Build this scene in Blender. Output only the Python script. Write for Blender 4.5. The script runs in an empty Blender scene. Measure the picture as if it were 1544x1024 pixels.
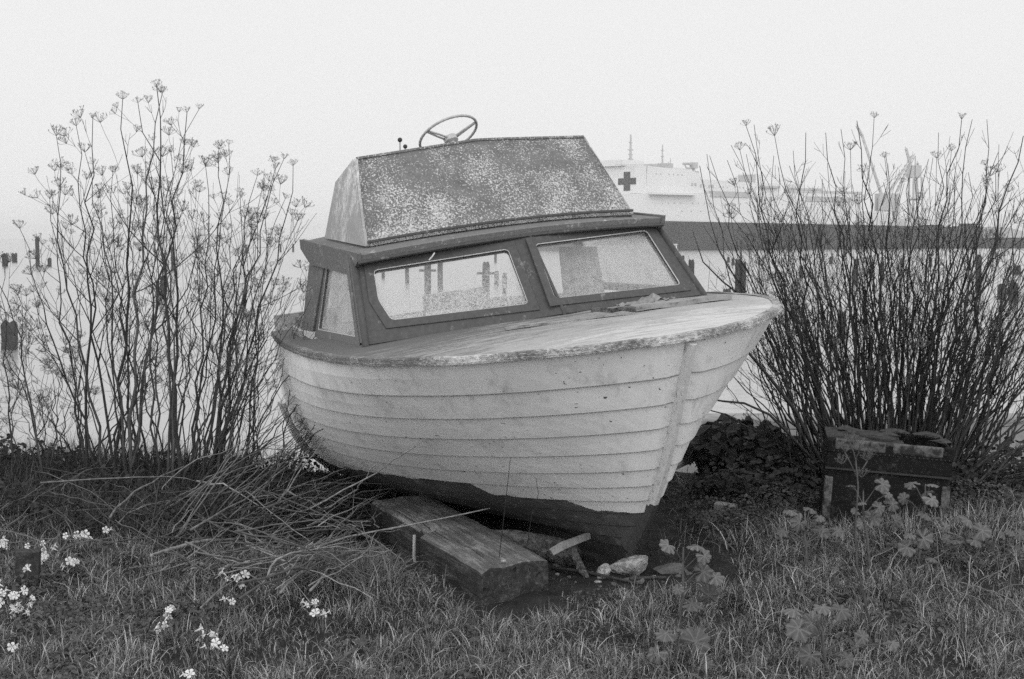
import bpy, bmesh, math, random
import numpy as np
from mathutils import Vector, Matrix, Quaternion

S = bpy.context.scene
COL = S.collection
R = math.radians

# ------------------------------------------------------------------ camera
F, CAMZ = 2144.0, 1.65
PITCH = math.atan(154 / F)
cam = bpy.data.cameras.new('camera')
cam.sensor_width = 36.0
cam.lens = F * 36.0 / 1544.0
cam.clip_start, cam.clip_end = 0.1, 30000
cam_o = bpy.data.objects.new('camera', cam)
COL.objects.link(cam_o)
cam_o.location = (0, 0, CAMZ)
cam_o.rotation_euler = (math.pi / 2 - PITCH, 0, 0)
S.camera = cam_o
cam.dof.use_dof = True
cam.dof.focus_distance = 7.2
cam.dof.aperture_fstop = 16.0

# ------------------------------------------------------------------ world: overcast sky
SUN_EL, SUN_AZ = 50, 175         # sun behind thick cloud, high behind the photographer
w = bpy.data.worlds.new('World')
S.world = w
w.use_nodes = True
nt = w.node_tree
nt.nodes.clear()
sky = nt.nodes.new('ShaderNodeTexSky')
sky.sky_type = 'NISHITA'
sky.sun_disc = False
sky.sun_elevation = R(SUN_EL)
sky.sun_rotation = R(SUN_AZ)
sky.air_density, sky.dust_density, sky.ozone_density = 1.0, 4.0, 1.0
bw = nt.nodes.new('ShaderNodeRGBToBW')
mx = nt.nodes.new('ShaderNodeMix'); mx.data_type = 'RGBA'
mx.inputs[0].default_value = 0.90                     # cloud cover
mx.inputs[7].default_value = (9.45, 9.45, 9.45, 1)       # even white cloud
bg = nt.nodes.new('ShaderNodeBackground')
bg.inputs[1].default_value = 0.10
ow = nt.nodes.new('ShaderNodeOutputWorld')
nt.links.new(sky.outputs[0], bw.inputs[0])
nt.links.new(bw.outputs[0], mx.inputs[6])
# added gain: sky brightened outside the view to light the hull, less overhead
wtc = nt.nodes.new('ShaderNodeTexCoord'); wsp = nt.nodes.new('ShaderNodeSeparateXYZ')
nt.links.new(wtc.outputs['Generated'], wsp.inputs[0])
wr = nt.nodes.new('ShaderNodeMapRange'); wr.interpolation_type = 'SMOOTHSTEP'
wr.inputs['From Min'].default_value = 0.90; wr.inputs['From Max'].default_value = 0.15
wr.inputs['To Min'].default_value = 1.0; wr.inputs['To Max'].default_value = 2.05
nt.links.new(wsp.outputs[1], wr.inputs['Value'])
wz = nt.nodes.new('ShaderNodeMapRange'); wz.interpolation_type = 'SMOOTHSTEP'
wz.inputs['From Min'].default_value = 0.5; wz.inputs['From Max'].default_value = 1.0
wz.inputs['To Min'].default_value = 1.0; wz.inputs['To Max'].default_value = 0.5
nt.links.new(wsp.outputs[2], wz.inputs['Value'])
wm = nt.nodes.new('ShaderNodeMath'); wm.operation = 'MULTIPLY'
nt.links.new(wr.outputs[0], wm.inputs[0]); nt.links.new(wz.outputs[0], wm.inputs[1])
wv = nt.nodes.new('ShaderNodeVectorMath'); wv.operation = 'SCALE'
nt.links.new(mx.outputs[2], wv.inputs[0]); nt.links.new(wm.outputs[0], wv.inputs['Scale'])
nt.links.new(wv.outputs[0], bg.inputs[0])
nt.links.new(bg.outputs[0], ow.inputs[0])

sl = bpy.data.lights.new('sun', 'SUN')
sl.energy = 0.6
sl.angle = R(35)
sl.color = (1, 1, 1)
so = bpy.data.objects.new('sun', sl)
COL.objects.link(so)
az = R(SUN_AZ)
sd = Vector((math.sin(az) * math.cos(R(SUN_EL)), math.cos(az) * math.cos(R(SUN_EL)), math.sin(R(SUN_EL))))
so.rotation_euler = sd.to_track_quat('Z', 'Y').to_euler()

S.view_settings.view_transform = 'Standard'
S.view_settings.look = 'None'
S.view_settings.exposure = 0.0
S.view_settings.gamma = 1.0
S.cycles.max_bounces = 8
S.cycles.transparent_max_bounces = 24
S.cycles.volume_bounces = 1
S.cycles.use_denoising = False

# ------------------------------------------------------------------ helpers
CF = Vector((0, math.cos(PITCH), -math.sin(PITCH)))
CU = Vector((0, math.sin(PITCH), math.cos(PITCH)))
CO = Vector((0, 0, CAMZ))


def ray(px, py):
    return Vector((1, 0, 0)) * ((px - 772) / F) + CU * (-(py - 512) / F) + CF


def at(px, py, Y):
    d = ray(px, py)
    return CO + d * (Y / d.y)


def ss(a, b, x):
    t = np.clip((x - a) / (b - a), 0, 1)
    return t * t * (3 - 2 * t)


WZ = -1.95


def gz(x, y):
    """height of the bank; works for arrays"""
    x = np.asarray(x, float); y = np.asarray(y, float)
    z = 0.0 + 0.09 * ss(5.2, 7.0, y)
    z = z + 0.018 * np.sin(x * 2.1 + 0.6) * np.cos(y * 1.7) + 0.010 * np.sin(x * 5.3 + y * 3.1) + 0.006 * np.sin(x * 11 - y * 9)
    z = z + 0.10 * ss(1.2, 3.0, x) * ss(5.5, 7.5, y) * (1 - ss(8.5, 9.5, y)) * 0.5
    z = z + 0.14 * ss(-1.6, -3.0, x) * ss(7.0, 8.5, y) * 0.6
    z = z - 0.15 * np.exp(-((x + .78) / .55) ** 2 - ((y - 7.55) / .50) ** 2)
    z = z + 0.012 * np.sin(x * 17 + 2 * np.sin(y * 6)) * np.sin(y * 14 + x * 3)
    z = z - 0.055 * np.exp(-((x - .02) / .30) ** 2 - ((y - 6.08) / .22) ** 2)
    # bare hollow under the boat
    d = np.sqrt(((x - 0.25) / 0.95) ** 2 + ((y - 7.6) / 1.3) ** 2)
    z = z - 0.05 * (1 - ss(0.6, 1.3, d))
    edge = 9.25 + 0.25 * np.sin(x * 0.9 + 1) + 0.12 * np.sin(x * 2.7)
    z = z - 2.6 * ss(0, 3.4, y - edge) - 0.12 * ss(0, 0.35, y - edge)
    return z


def gnd(px, py, dz=0.0):
    d = ray(px, py)
    t = 4.0
    while t < 40:
        p = CO + d * t
        if p.z - dz < float(gz(p.x, p.y)):
            break
        t += 0.02
    return CO + d * t


def wat(px, py):
    d = ray(px, py)
    return CO + d * ((WZ - CAMZ) / d.z)


def link(o, parent=None):
    COL.objects.link(o)
    if parent is not None:
        o.parent = parent
    return o


def tag(o, label=None, cat=None, group=None, kind=None):
    if label: o['label'] = label
    if cat: o['category'] = cat
    if group: o['group'] = group
    if kind: o['kind'] = kind
    return o


def empty(name, loc=(0, 0, 0), label=None, cat=None, group=None, rot=None):
    o = bpy.data.objects.new(name, None)
    o.empty_display_size = 0.1
    o.location = loc
    if rot is not None: o.rotation_euler = rot
    link(o)
    return tag(o, label, cat, group)


def mesh(name, V, Fc, mat=None, parent=None, smooth=False, uv=None, col=None):
    me = bpy.data.meshes.new(name)
    me.from_pydata([tuple(v) for v in V], [], [tuple(f) for f in Fc])
    if smooth:
        me.polygons.foreach_set('use_smooth', [True] * len(me.polygons))
    if uv is not None:
        l = me.uv_layers.new(name='uv')
        vi = np.empty(len(me.loops), int)
        me.loops.foreach_get('vertex_index', vi)
        l.data.foreach_set('uv', np.asarray(uv, float)[vi].ravel())
    if col is not None:
        a = me.attributes.new('tint', 'FLOAT', 'POINT')
        a.data.foreach_set('value', np.asarray(col, float))
    me.update()
    o = bpy.data.objects.new(name, me)
    if mat is not None:
        for m in (mat if isinstance(mat, (list, tuple)) else [mat]):
            me.materials.append(m)
    return link(o, parent)


class MB:
    """collects shapes into one mesh"""
    def __init__(s): s.V = []; s.F = []; s.C = []; s.tint = 0.5

    def add(s, V, Fc):
        n = len(s.V)
        s.V.extend([tuple(v) for v in V]); s.F.extend([tuple(i + n for i in f) for f in Fc]); s.C.extend([s.tint] * len(V))
        return s

    def box(s, a, b, M=None):
        x0, y0, z0 = a; x1, y1, z1 = b
        V = [Vector(v) for v in ((x0, y0, z0), (x1, y0, z0), (x1, y1, z0), (x0, y1, z0), (x0, y0, z1), (x1, y0, z1), (x1, y1, z1), (x0, y1, z1))]
        if M is not None: V = [M @ v for v in V]
        return s.add(V, ((3, 2, 1, 0), (4, 5, 6, 7), (0, 1, 5, 4), (1, 2, 6, 5), (2, 3, 7, 6), (3, 0, 4, 7)))

    def hexa(s, P):
        return s.add(P, ((3, 2, 1, 0), (4, 5, 6, 7), (0, 1, 5, 4), (1, 2, 6, 5), (2, 3, 7, 6), (3, 0, 4, 7)))

    def tube(s, pts, rad, n=6, cap=True, closed=False):
        pts = [Vector(p) for p in pts]
        m = len(pts)
        if not hasattr(rad, '__len__'): rad = [rad] * m
        V = []; Fc = []
        up = None
        for i, p in enumerate(pts):
            if closed: t = pts[(i + 1) % m] - pts[i - 1]
            else: t = pts[min(i + 1, m - 1)] - pts[max(i - 1, 0)]
            if t.length < 1e-9: t = Vector((0, 0, 1))
            t.normalize()
            if up is None:
                up = t.orthogonal().normalized()
            else:
                up = (up - t * up.dot(t))
                up = up.normalized() if up.length > 1e-6 else t.orthogonal().normalized()
            b = t.cross(up)
            for k in range(n):
                a = 2 * math.pi * k / n
                V.append(p + (up * math.cos(a) + b * math.sin(a)) * rad[i])
        for i in range(m if closed else m - 1):
            j = (i + 1) % m
            for k in range(n):
                k2 = (k + 1) % n
                Fc.append((i * n + k, i * n + k2, j * n + k2, j * n + k))
        if cap and not closed:
            Fc.append(tuple(range(n))[::-1]); Fc.append(tuple((m - 1) * n + k for k in range(n)))
        return s.add(V, Fc)

    def build(s, name, mat=None, parent=None, smooth=False, bevel=0, tint=False):
        o = mesh(name, s.V, s.F, mat, parent, smooth, col=s.C if tint else None)
        if bevel:
            m = o.modifiers.new('b', 'BEVEL'); m.width = bevel; m.segments = 2; m.limit_method = 'ANGLE'
        return o


def plate(name, outer, holes, thick, frame, mat, parent=None, bevel=0.0):
    """flat plate with holes. frame: (origin, u, v) ; polygons in u,v metres; thick along -n"""
    o, u, v = [Vector(a) for a in frame]
    n = u.cross(v).normalized()
    bm = bmesh.new()
    es = []
    for poly in [outer] + holes:
        vs = [bm.verts.new(o + u * a + v * b) for a, b in poly]
        for i in range(len(vs)):
            es.append(bm.edges.new((vs[i], vs[(i + 1) % len(vs)])))
    bmesh.ops.triangle_fill(bm, use_beauty=True, use_dissolve=True, edges=es, normal=n)
    bm.normal_update()
    r = bmesh.ops.extrude_face_region(bm, geom=bm.faces[:])
    bmesh.ops.translate(bm, verts=[e for e in r['geom'] if isinstance(e, bmesh.types.BMVert)], vec=-n * thick)
    bmesh.ops.recalc_face_normals(bm, faces=bm.faces)
    me = bpy.data.meshes.new(name); bm.to_mesh(me); bm.free()
    me.materials.append(mat)
    ob = bpy.data.objects.new(name, me)
    if bevel:
        m = ob.modifiers.new('b', 'BEVEL'); m.width = bevel; m.segments = 1; m.limit_method = 'ANGLE'
    return link(ob, parent)


# ---- materials (all greys: the photograph is black and white)
def newmat(name):
    m = bpy.data.materials.new(name)
    m.use_nodes = True
    t = m.node_tree
    t.nodes.clear()
    out = t.nodes.new('ShaderNodeOutputMaterial')
    p = t.nodes.new('ShaderNodeBsdfPrincipled')
    t.links.new(p.outputs[0], out.inputs[0])
    return m, t, p, out


def noise(t, scale, detail=4, rough=0.6, vec=None, stretch=None, coord='Object', dist=0.0):
    n = t.nodes.new('ShaderNodeTexNoise')
    n.inputs['Scale'].default_value = scale
    n.inputs['Detail'].default_value = detail
    n.inputs['Roughness'].default_value = rough
    n.inputs['Distortion'].default_value = dist
    if vec is None:
        tc = t.nodes.new('ShaderNodeTexCoord'); vec = tc.outputs[coord]
    if stretch:
        mp = t.nodes.new('ShaderNodeMapping'); mp.inputs['Scale'].default_value = stretch
        t.links.new(vec, mp.inputs[0]); vec = mp.outputs[0]
    t.links.new(vec, n.inputs['Vector'])
    return n.outputs[0]


def ramp(t, src, stops, interp='LINEAR'):
    r = t.nodes.new('ShaderNodeValToRGB')
    r.color_ramp.interpolation = interp
    e = r.color_ramp.elements
    while len(e) < len(stops): e.new(0.5)
    for i, (p, v) in enumerate(stops):
        e[i].position = p; e[i].color = (v, v, v, 1)
    t.links.new(src, r.inputs[0])
    return r.outputs[0]


def math_(t, op, a, b=None, clamp=False):
    m = t.nodes.new('ShaderNodeMath'); m.operation = op; m.use_clamp = clamp
    for i, x in enumerate((a, b)):
        if x is None: continue
        if isinstance(x, (int, float)): m.inputs[i].default_value = x
        else: t.links.new(x, m.inputs[i])
    return m.outputs[0]


def mixv(t, fac, a, b):
    m = t.nodes.new('ShaderNodeMix'); m.data_type = 'FLOAT'
    for i, x in ((0, fac), (2, a), (3, b)):
        if isinstance(x, (int, float)): m.inputs[i].default_value = x
        else: t.links.new(x, m.inputs[i])
    return m.outputs[0]


def bump(t, p, src, strength=0.3, dist=0.01):
    b = t.nodes.new('ShaderNodeBump')
    b.inputs['Strength'].default_value = strength
    b.inputs['Distance'].default_value = dist
    t.links.new(src, b.inputs['Height'])
    t.links.new(b.outputs[0], p.inputs['Normal'])


def simple(name, lo, hi, scale=20, rough=0.8, stretch=None, bmp=0.3, bd=0.005, pos=(0.3, 0.7), detail=6, tint=None, coord='Object', spec=0.3):
    """noise between two greys"""
    m, t, p, _ = newmat(name)
    n = noise(t, scale, detail, stretch=stretch, coord=coord)
    c = ramp(t, n, ((pos[0], lo), (pos[1], hi)))
    if tint is not None:
        a = t.nodes.new('ShaderNodeAttribute'); a.attribute_name = 'tint'
        c = math_(t, 'MULTIPLY', c, ramp(t, a.outputs['Fac'], ((0, tint[0]), (1, tint[1]))))
    t.links.new(c, p.inputs['Base Color'])
    p.inputs['Roughness'].default_value = rough
    p.inputs['Specular IOR Level'].default_value = spec
    if bmp: bump(t, p, n, bmp, bd)
    return m


def leafmat(name, lo, hi, scale=3, trans=0.25, tint=(0.6, 1.5), rnd=0.0):
    m, t, p, out = newmat(name)
    a = t.nodes.new('ShaderNodeAttribute'); a.attribute_name = 'tint'
    n = noise(t, scale, 3)
    c = mixv(t, n, lo, hi)
    c = math_(t, 'MULTIPLY', c, ramp(t, a.outputs['Fac'], ((0, tint[0] / 2), (1, tint[1] / 2))))
    c = math_(t, 'MULTIPLY', c, 2.0)
    if rnd:
        oi = t.nodes.new('ShaderNodeObjectInfo')
        c = math_(t, 'MULTIPLY', c, ramp(t, oi.outputs['Random'], ((0, 1 - rnd), (1, 1.0))))
    t.links.new(c, p.inputs['Base Color'])
    p.inputs['Roughness'].default_value = 0.6
    p.inputs['Specular IOR Level'].default_value = 0.25
    tr = t.nodes.new('ShaderNodeBsdfTranslucent')
    t.links.new(c, tr.inputs[0])
    mx = t.nodes.new('ShaderNodeMixShader'); mx.inputs[0].default_value = trans
    t.links.new(p.outputs[0], mx.inputs[1]); t.links.new(tr.outputs[0], mx.inputs[2])
    t.links.new(mx.outputs[0], out.inputs[0])
    return m


M = {}


def hull_material():
    m, t, p, _ = newmat('hull_paint')
    uvn = t.nodes.new('ShaderNodeUVMap'); uvn.uv_map = 'uv'
    sp = t.nodes.new('ShaderNodeSeparateXYZ'); t.links.new(uvn.outputs[0], sp.inputs[0])
    tt, uu = sp.outputs[0], sp.outputs[1]
    # white paint, faint broad dirt and fine scratches
    n1 = noise(t, 2.2, 5, 0.6)
    n2 = noise(t, 55, 4, 0.7, stretch=(0.25, 1, 1))
    base = ramp(t, n1, ((0.3, 0.66), (0.7, 0.80)))
    base = math_(t, 'MULTIPLY', base, ramp(t, n2, ((0.18, 0.72), (0.36, 1.0))))
    # weather stains: broad mottling and rain streaks
    n7 = noise(t, 7, 6, 0.72, stretch=(1.2, 1.2, 0.35))
    base = math_(t, 'MULTIPLY', base, ramp(t, n7, ((0.30, 0.70), (0.45, 0.97), (0.7, 1.0))))
    n8 = noise(t, 3.1, 8, 0.8, dist=0.3)
    base = math_(t, 'MULTIPLY', base, ramp(t, n8, ((0.36, 0.80), (0.46, 1.0))))
    # specks of dirt and chips
    n3 = noise(t, 26, 3, 0.55, stretch=(1, 1, 2.2))
    base = mixv(t, ramp(t, n3, ((0.685, 0.0), (0.72, 1.0))), base, 0.10)
    # slanting hair-line scratches below the rail
    n4 = noise(t, 9, 6, 0.8, stretch=(7, 7, 0.7), dist=0.6)
    top = ramp(t, uu, ((0.80, 0.0), (1.0, 1.0)))
    sc = math_(t, 'MULTIPLY', ramp(t, n4, ((0.60, 0.0), (0.68, 1.0))), top)
    base = mixv(t, math_(t, 'MULTIPLY', sc, 0.6), base, 0.14)
    # dark line along each plank lap: stored in the mesh as tint
    a = t.nodes.new('ShaderNodeAttribute'); a.attribute_name = 'tint'
    gr = math_(t, 'MULTIPLY', a.outputs['Fac'], ramp(t, noise(t, 14, 5, 0.7), ((0.3, 0.55), (0.7, 1.0))))
    base = mixv(t, gr, base, 0.05)
    # dark bottom paint, its edge worn
    n5 = noise(t, 6, 6, 0.7)
    edge = math_(t, 'ADD', uu, math_(t, 'MULTIPLY', math_(t, 'SUBTRACT', n5, 0.5), 0.05))
    lim = ramp(t, tt, ((0.0, 0.222), (0.07, 0.226), (0.13, 0.285), (0.24, 0.290), (0.27, 0.355), (0.55, 0.33), (1.0, 0.19)))
    dark = math_(t, 'LESS_THAN', edge, lim)
    n6 = noise(t, 12, 5, 0.7)
    dk = ramp(t, n6, ((0.3, 0.060), (0.58, 0.10), (0.68, 0.19)))
    c = mixv(t, dark, base, dk)
    t.links.new(c, p.inputs['Base Color'])
    p.inputs['Roughness'].default_value = 0.55
    p.inputs['Specular IOR Level'].default_value = 0.3
    bump(t, p, n2, 0.12, 0.003)
    return m


def worn(name, paint_lo, paint_hi, wood, thr=(0.5, 0.6), scale=8, stretch=(1, 1, 1), rough=0.8, fine=60, spec=0.3):
    """paint flaking from wood"""
    m, t, p, _ = newmat(name)
    n = noise(t, scale, 8, 0.75, stretch=stretch)
    nf = noise(t, fine, 4, 0.7, stretch=stretch)
    k = ramp(t, math_(t, 'ADD', math_(t, 'MULTIPLY', n, 0.75), math_(t, 'MULTIPLY', nf, 0.25)), ((thr[0], 0), (thr[1], 1)))
    pc = ramp(t, nf, ((0.3, paint_lo), (0.7, paint_hi)))
    c = mixv(t, k, pc, ramp(t, nf, ((0.35, wood * 0.6), (0.65, wood * 1.25))))
    t.links.new(c, p.inputs['Base Color'])
    p.inputs['Roughness'].default_value = rough
    p.inputs['Specular IOR Level'].default_value = spec
    bump(t, p, c, 0.35, 0.004)
    return m


def glass_mat(name, clear, dirt, scale, film_sheen):
    m, t, p, out = newmat(name)
    n = noise(t, scale, 7, 0.8)
    n2 = noise(t, 3.0, 3, 0.6)
    tc = t.nodes.new('ShaderNodeTexCoord'); sp = t.nodes.new('ShaderNodeSeparateXYZ'); t.links.new(tc.outputs['Object'], sp.inputs[0])
    lowz = ramp(t, math_(t, 'ADD', math_(t, 'SUBTRACT', 1.42, sp.outputs[2]), math_(t, 'MULTIPLY', math_(t, 'SUBTRACT', noise(t, 9, 4, .7), .5), .22)), ((0.06, 0.0), (0.20, 1.0)))
    k = math_(t, 'ADD', math_(t, 'MULTIPLY', ramp(t, n, ((0.42, 0.0), (0.56, dirt))), lowz), ramp(t, n2, ((0.3, film_sheen * 0.6), (0.7, film_sheen * 1.3))), clamp=True)
    tr = t.nodes.new('ShaderNodeBsdfTransparent'); tr.inputs[0].default_value = (clear, clear, clear, 1)
    gl = t.nodes.new('ShaderNodeBsdfGlossy'); gl.inputs['Roughness'].default_value = 0.03
    gl.inputs[0].default_value = (0.9, 0.9, 0.9, 1)
    fr = t.nodes.new('ShaderNodeFresnel'); fr.inputs[0].default_value = 1.45
    m1 = t.nodes.new('ShaderNodeMixShader')
    t.links.new(fr.outputs[0], m1.inputs[0]); t.links.new(tr.outputs[0], m1.inputs[1]); t.links.new(gl.outputs[0], m1.inputs[2])
    di = t.nodes.new('ShaderNodeBsdfDiffuse'); di.inputs[0].default_value = (0.72, 0.72, 0.72, 1)
    tl = t.nodes.new('ShaderNodeBsdfTranslucent'); tl.inputs[0].default_value = (0.92, 0.92, 0.92, 1)
    md = t.nodes.new('ShaderNodeMixShader'); md.inputs[0].default_value = 0.55
    t.links.new(di.outputs[0], md.inputs[1]); t.links.new(tl.outputs[0], md.inputs[2])
    m2 = t.nodes.new('ShaderNodeMixShader')
    t.links.new(k, m2.inputs[0]); t.links.new(m1.outputs[0], m2.inputs[1]); t.links.new(md.outputs[0], m2.inputs[2])
    t.links.new(m2.outputs[0], out.inputs[0])
    t.nodes.remove(p)
    return m


def fairing_mat():
    """painted plywood covered in small lichen and paint flecks, denser low down"""
    m, t, p, _ = newmat('fairing_paint')
    tc = t.nodes.new('ShaderNodeTexCoord')
    v = t.nodes.new('ShaderNodeTexVoronoi'); v.inputs['Scale'].default_value = 85
    n0 = noise(t, 30, 3, 0.6)
    ad = t.nodes.new('ShaderNodeVectorMath'); ad.operation = 'ADD'
    t.links.new(tc.outputs['Object'], ad.inputs[0])
    sc = t.nodes.new('ShaderNodeVectorMath'); sc.operation = 'SCALE'; sc.inputs['Scale'].default_value = 0.03
    cb = t.nodes.new('ShaderNodeCombineXYZ'); t.links.new(n0, cb.inputs[0]); t.links.new(n0, cb.inputs[1])
    t.links.new(cb.outputs[0], sc.inputs[0]); t.links.new(sc.outputs[0], ad.inputs[1])
    t.links.new(ad.outputs[0], v.inputs['Vector'])
    n = noise(t, 118, 2, 0.6)
    big = noise(t, 4.2, 5, 0.6)
    sp = t.nodes.new('ShaderNodeSeparateXYZ'); t.links.new(tc.outputs['Object'], sp.inputs[0])
    low = math_(t, 'MULTIPLY', math_(t, 'SUBTRACT', 1.86, sp.outputs[2]), 1.0)      # metres below the top edge
    low = ramp(t, low, ((0.0, 0.02), (0.30, 0.09), (0.42, 0.25)))
    cover = math_(t, 'ADD', math_(t, 'MULTIPLY', math_(t, 'SUBTRACT', big, 0.5), 0.66), low)
    k = math_(t, 'ADD', math_(t, 'ADD', n, cover), math_(t, 'MULTIPLY', math_(t, 'SUBTRACT', v.outputs['Distance'], 0.35), -0.25))
    k = ramp(t, k, ((0.52, 0.0), (0.60, 0.7), (0.68, 1.0)))
    dk = ramp(t, noise(t, 14, 5, 0.7), ((0.3, 0.095), (0.7, 0.16)))
    lt = ramp(t, noise(t, 110, 3, 0.7), ((0.35, 0.24), (0.6, 0.52)))
    c = mixv(t, k, dk, lt)
    t.links.new(c, p.inputs['Base Color'])
    p.inputs['Roughness'].default_value = 0.9
    p.inputs['Specular IOR Level'].default_value = 0.15
    bump(t, p, k, 0.4, 0.004)
    return m


M['hull'] = hull_material()
M['rail'] = worn('rail_paint', 0.50, 0.72, 0.10, (0.44, 0.56), 16, (1, 1, 1.5))
M['deck'] = worn('deck_paint', 0.42, 0.64, 0.22, (0.47, 0.57), 7, (0.35, 1.6, 1))
M['cabin'] = worn('cabin_paint', 0.052, 0.078, 0.22, (0.58, 0.67), 9, (1, 1, 0.6), fine=45)
M['cabin_side'] = worn('cabin_side_paint', 0.11, 0.16, 0.30, (0.58, 0.66), 7, (1, 1, 0.6))
M['roof'] = worn('roof_paint', 0.11, 0.17, 0.34, (0.55, 0.64), 9, (1, 1, 1))
M['fairing'] = fairing_mat()
M['fairing_side'] = worn('fairing_side_paint', 0.26, 0.34, 0.55, (0.50, 0.62), 5, (1.5, 1.5, 0.5))
M['stem'] = worn('stem_paint', 0.52, 0.66, 0.16, (0.52, 0.60), 10, (2, 2, 0.35))
M['glass'] = glass_mat('windscreen_glass', 0.95, 0.75, 85, 0.20)
M['glass_fog'] = glass_mat('fogged_glass', 0.93, 0.25, 40, 0.34)
M['glass_side'] = glass_mat('side_glass', 0.9, 0.35, 12, 0.62)  # strong pale layer: the side pane's bright reflection put into its colour
M['interior'] = simple('interior', 0.30, 0.42, 6)
M['curtain'] = simple('curtain', 0.34, 0.42, 5, stretch=(8, 8, 0.5))
M['metal'] = simple('wheel_plastic', 0.30, 0.40, 30, rough=0.5, bmp=0.1)
M['dark'] = simple('dark_rubber', 0.02, 0.04, 30, rough=0.5)
M['bead'] = simple('bead', 0.34, 0.50, 40, rough=0.6)
M['plank'] = worn('plank_wood', 0.20, 0.34, 0.10, (0.5, 0.62), 14, (0.5, 3, 1))
def grain(name, lo, hi, crack, axis_deg):
    """old squared timber: grain and checks running along the beam"""
    m, t, p, _ = newmat(name)
    tc = t.nodes.new('ShaderNodeTexCoord')
    rt = t.nodes.new('ShaderNodeMapping'); rt.inputs['Rotation'].default_value = (0, 0, R(axis_deg)); t.links.new(tc.outputs['Object'], rt.inputs[0])
    v = rt.outputs[0]
    g = noise(t, 30, 6, .75, vec=v, stretch=(1.6, .10, 1.6), dist=.3)
    b = noise(t, 5, 6, .7, vec=v, stretch=(1, .5, 1))
    f = noise(t, 90, 3, .7, vec=v, stretch=(1, .5, 1))
    c = ramp(t, math_(t, 'ADD', math_(t, 'MULTIPLY', g, .45), math_(t, 'ADD', math_(t, 'MULTIPLY', b, .4), math_(t, 'MULTIPLY', f, .15))), ((.40, lo * .55), (.50, lo), (.60, hi)))
    ck = ramp(t, noise(t, 11, 5, .6, vec=v, stretch=(2.4, .10, 2.4)), ((.33, 1.0), (.37, 0.0)))
    c = mixv(t, math_(t, 'MULTIPLY', ck, crack), c, .012)
    t.links.new(c, p.inputs['Base Color']); p.inputs['Roughness'].default_value = .9; p.inputs['Specular IOR Level'].default_value = .15
    bump(t, p, math_(t, 'SUBTRACT', math_(t, 'ADD', g, b), ck), .8, .012)
    return m


M['timber'] = grain('timber_wood', 0.042, 0.115, .9, -22)  # beam sides and end: their shade is put into the darker colour
M['timber_top'] = grain('timber_top', 0.13, 0.30, .75, -22)  # lighter copy of the same wood for the lit top faces
M['log'] = simple('log_bark', 0.035, 0.15, 26, stretch=(1, 1, 1), bmp=1.0, bd=0.04, pos=(.38, .62))
M['stone'] = simple('pale_stone', 0.17, 0.42, 28, bmp=1.0, bd=0.03, pos=(.36, .6))
M['stone_dark'] = simple('dark_stone', 0.06, 0.12, 16, bmp=0.8, bd=0.02)
M['concrete'] = simple('concrete', 0.16, 0.27, 5, bmp=0.5, bd=0.02, pos=(0.35, 0.65))
M['pile'] = simple('pile_wood', 0.030, 0.075, 9, stretch=(3, 3, 0.4), bmp=0.5, bd=0.03)
M['soil'] = simple('soil', 0.012, 0.040, 9, bmp=0.8, bd=0.03, rough=0.95, spec=0.1)
M['stalk'] = simple('stalk_bark', 0.018, 0.062, 30, stretch=(3, 3, 0.5), bmp=0.0, tint=(0.45, 1.9))
M['stalk_dark'] = simple('stalk_bark_dark', 0.010, 0.045, 30, stretch=(3, 3, 0.5), bmp=0.0, tint=(0.45, 1.9))
M['dead'] = simple('dead_stem', 0.07, 0.19, 34, bmp=0.0, tint=(0.30, 1.9))
M['umbel'] = simple('umbel', 0.07, 0.16, 30, bmp=0)
M['grass'] = leafmat('grass_blade', 0.07, 0.22, 1.9, 0.35, (0.22, 4.3))
M['leafd'] = leafmat('dark_leaf', 0.014, 0.042, 6, 0.2)
M['leafm'] = leafmat('mid_leaf', 0.05, 0.11, 6, 0.25)
M['litter'] = leafmat('litter', .03, .12, 4, .1, (.4, 1.6))
M['mallow'] = leafmat('mallow_leaf', 0.06, 0.13, 25, 0.25, (.45, 2.9), .35)
M['petal'] = leafmat('petal', 0.72, 0.80, 20, 0.3, (0.9, 1.1))
M['trunk_body'] = worn('chest_fibre', 0.008, 0.018, 0.055, (0.53, 0.66), 12, rough=.95, spec=.08)
M['trunk_top'] = worn('chest_lid_covering', 0.035, 0.07, 0.018, (0.52, 0.58), 14, rough=.95, spec=.08)
M['trunk_edge'] = worn('chest_edge_binding', 0.06, 0.18, 0.020, (0.44, 0.56), 13)
M['ship_white'] = simple('ship_white', 0.56, 0.62, 0.06, bmp=0)
M['ship_dark'] = simple('ship_hull_dark', 0.055, 0.070, 0.1, bmp=0)
M['ship_grey'] = simple('ship_grey', 0.34, 0.42, 0.2, bmp=0)
M['ship_cross'] = simple('ship_cross', 0.07, 0.08, 0.2, bmp=0)

# ------------------------------------------------------------------ setting: bank, water, hills
gx = np.concatenate([np.linspace(-30, -4.2, 30), np.linspace(-4, 4, 150), np.linspace(4.2, 30, 30)])
gy = np.concatenate([np.linspace(-6, 4.3, 24), np.linspace(4.4, 10, 120), np.linspace(10.1, 16, 30)])
GX, GY = np.meshgrid(gx, gy)
GZ = gz(GX, GY)
V = np.stack([GX, GY, GZ], -1).reshape(-1, 3)
nx = len(gx)
Fc = [(j * nx + i, j * nx + i + 1, (j + 1) * nx + i + 1, (j + 1) * nx + i) for j in range(len(gy) - 1) for i in range(nx - 1)]
tag(mesh('ground', V, Fc, M['soil'], smooth=True), kind='structure')

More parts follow.
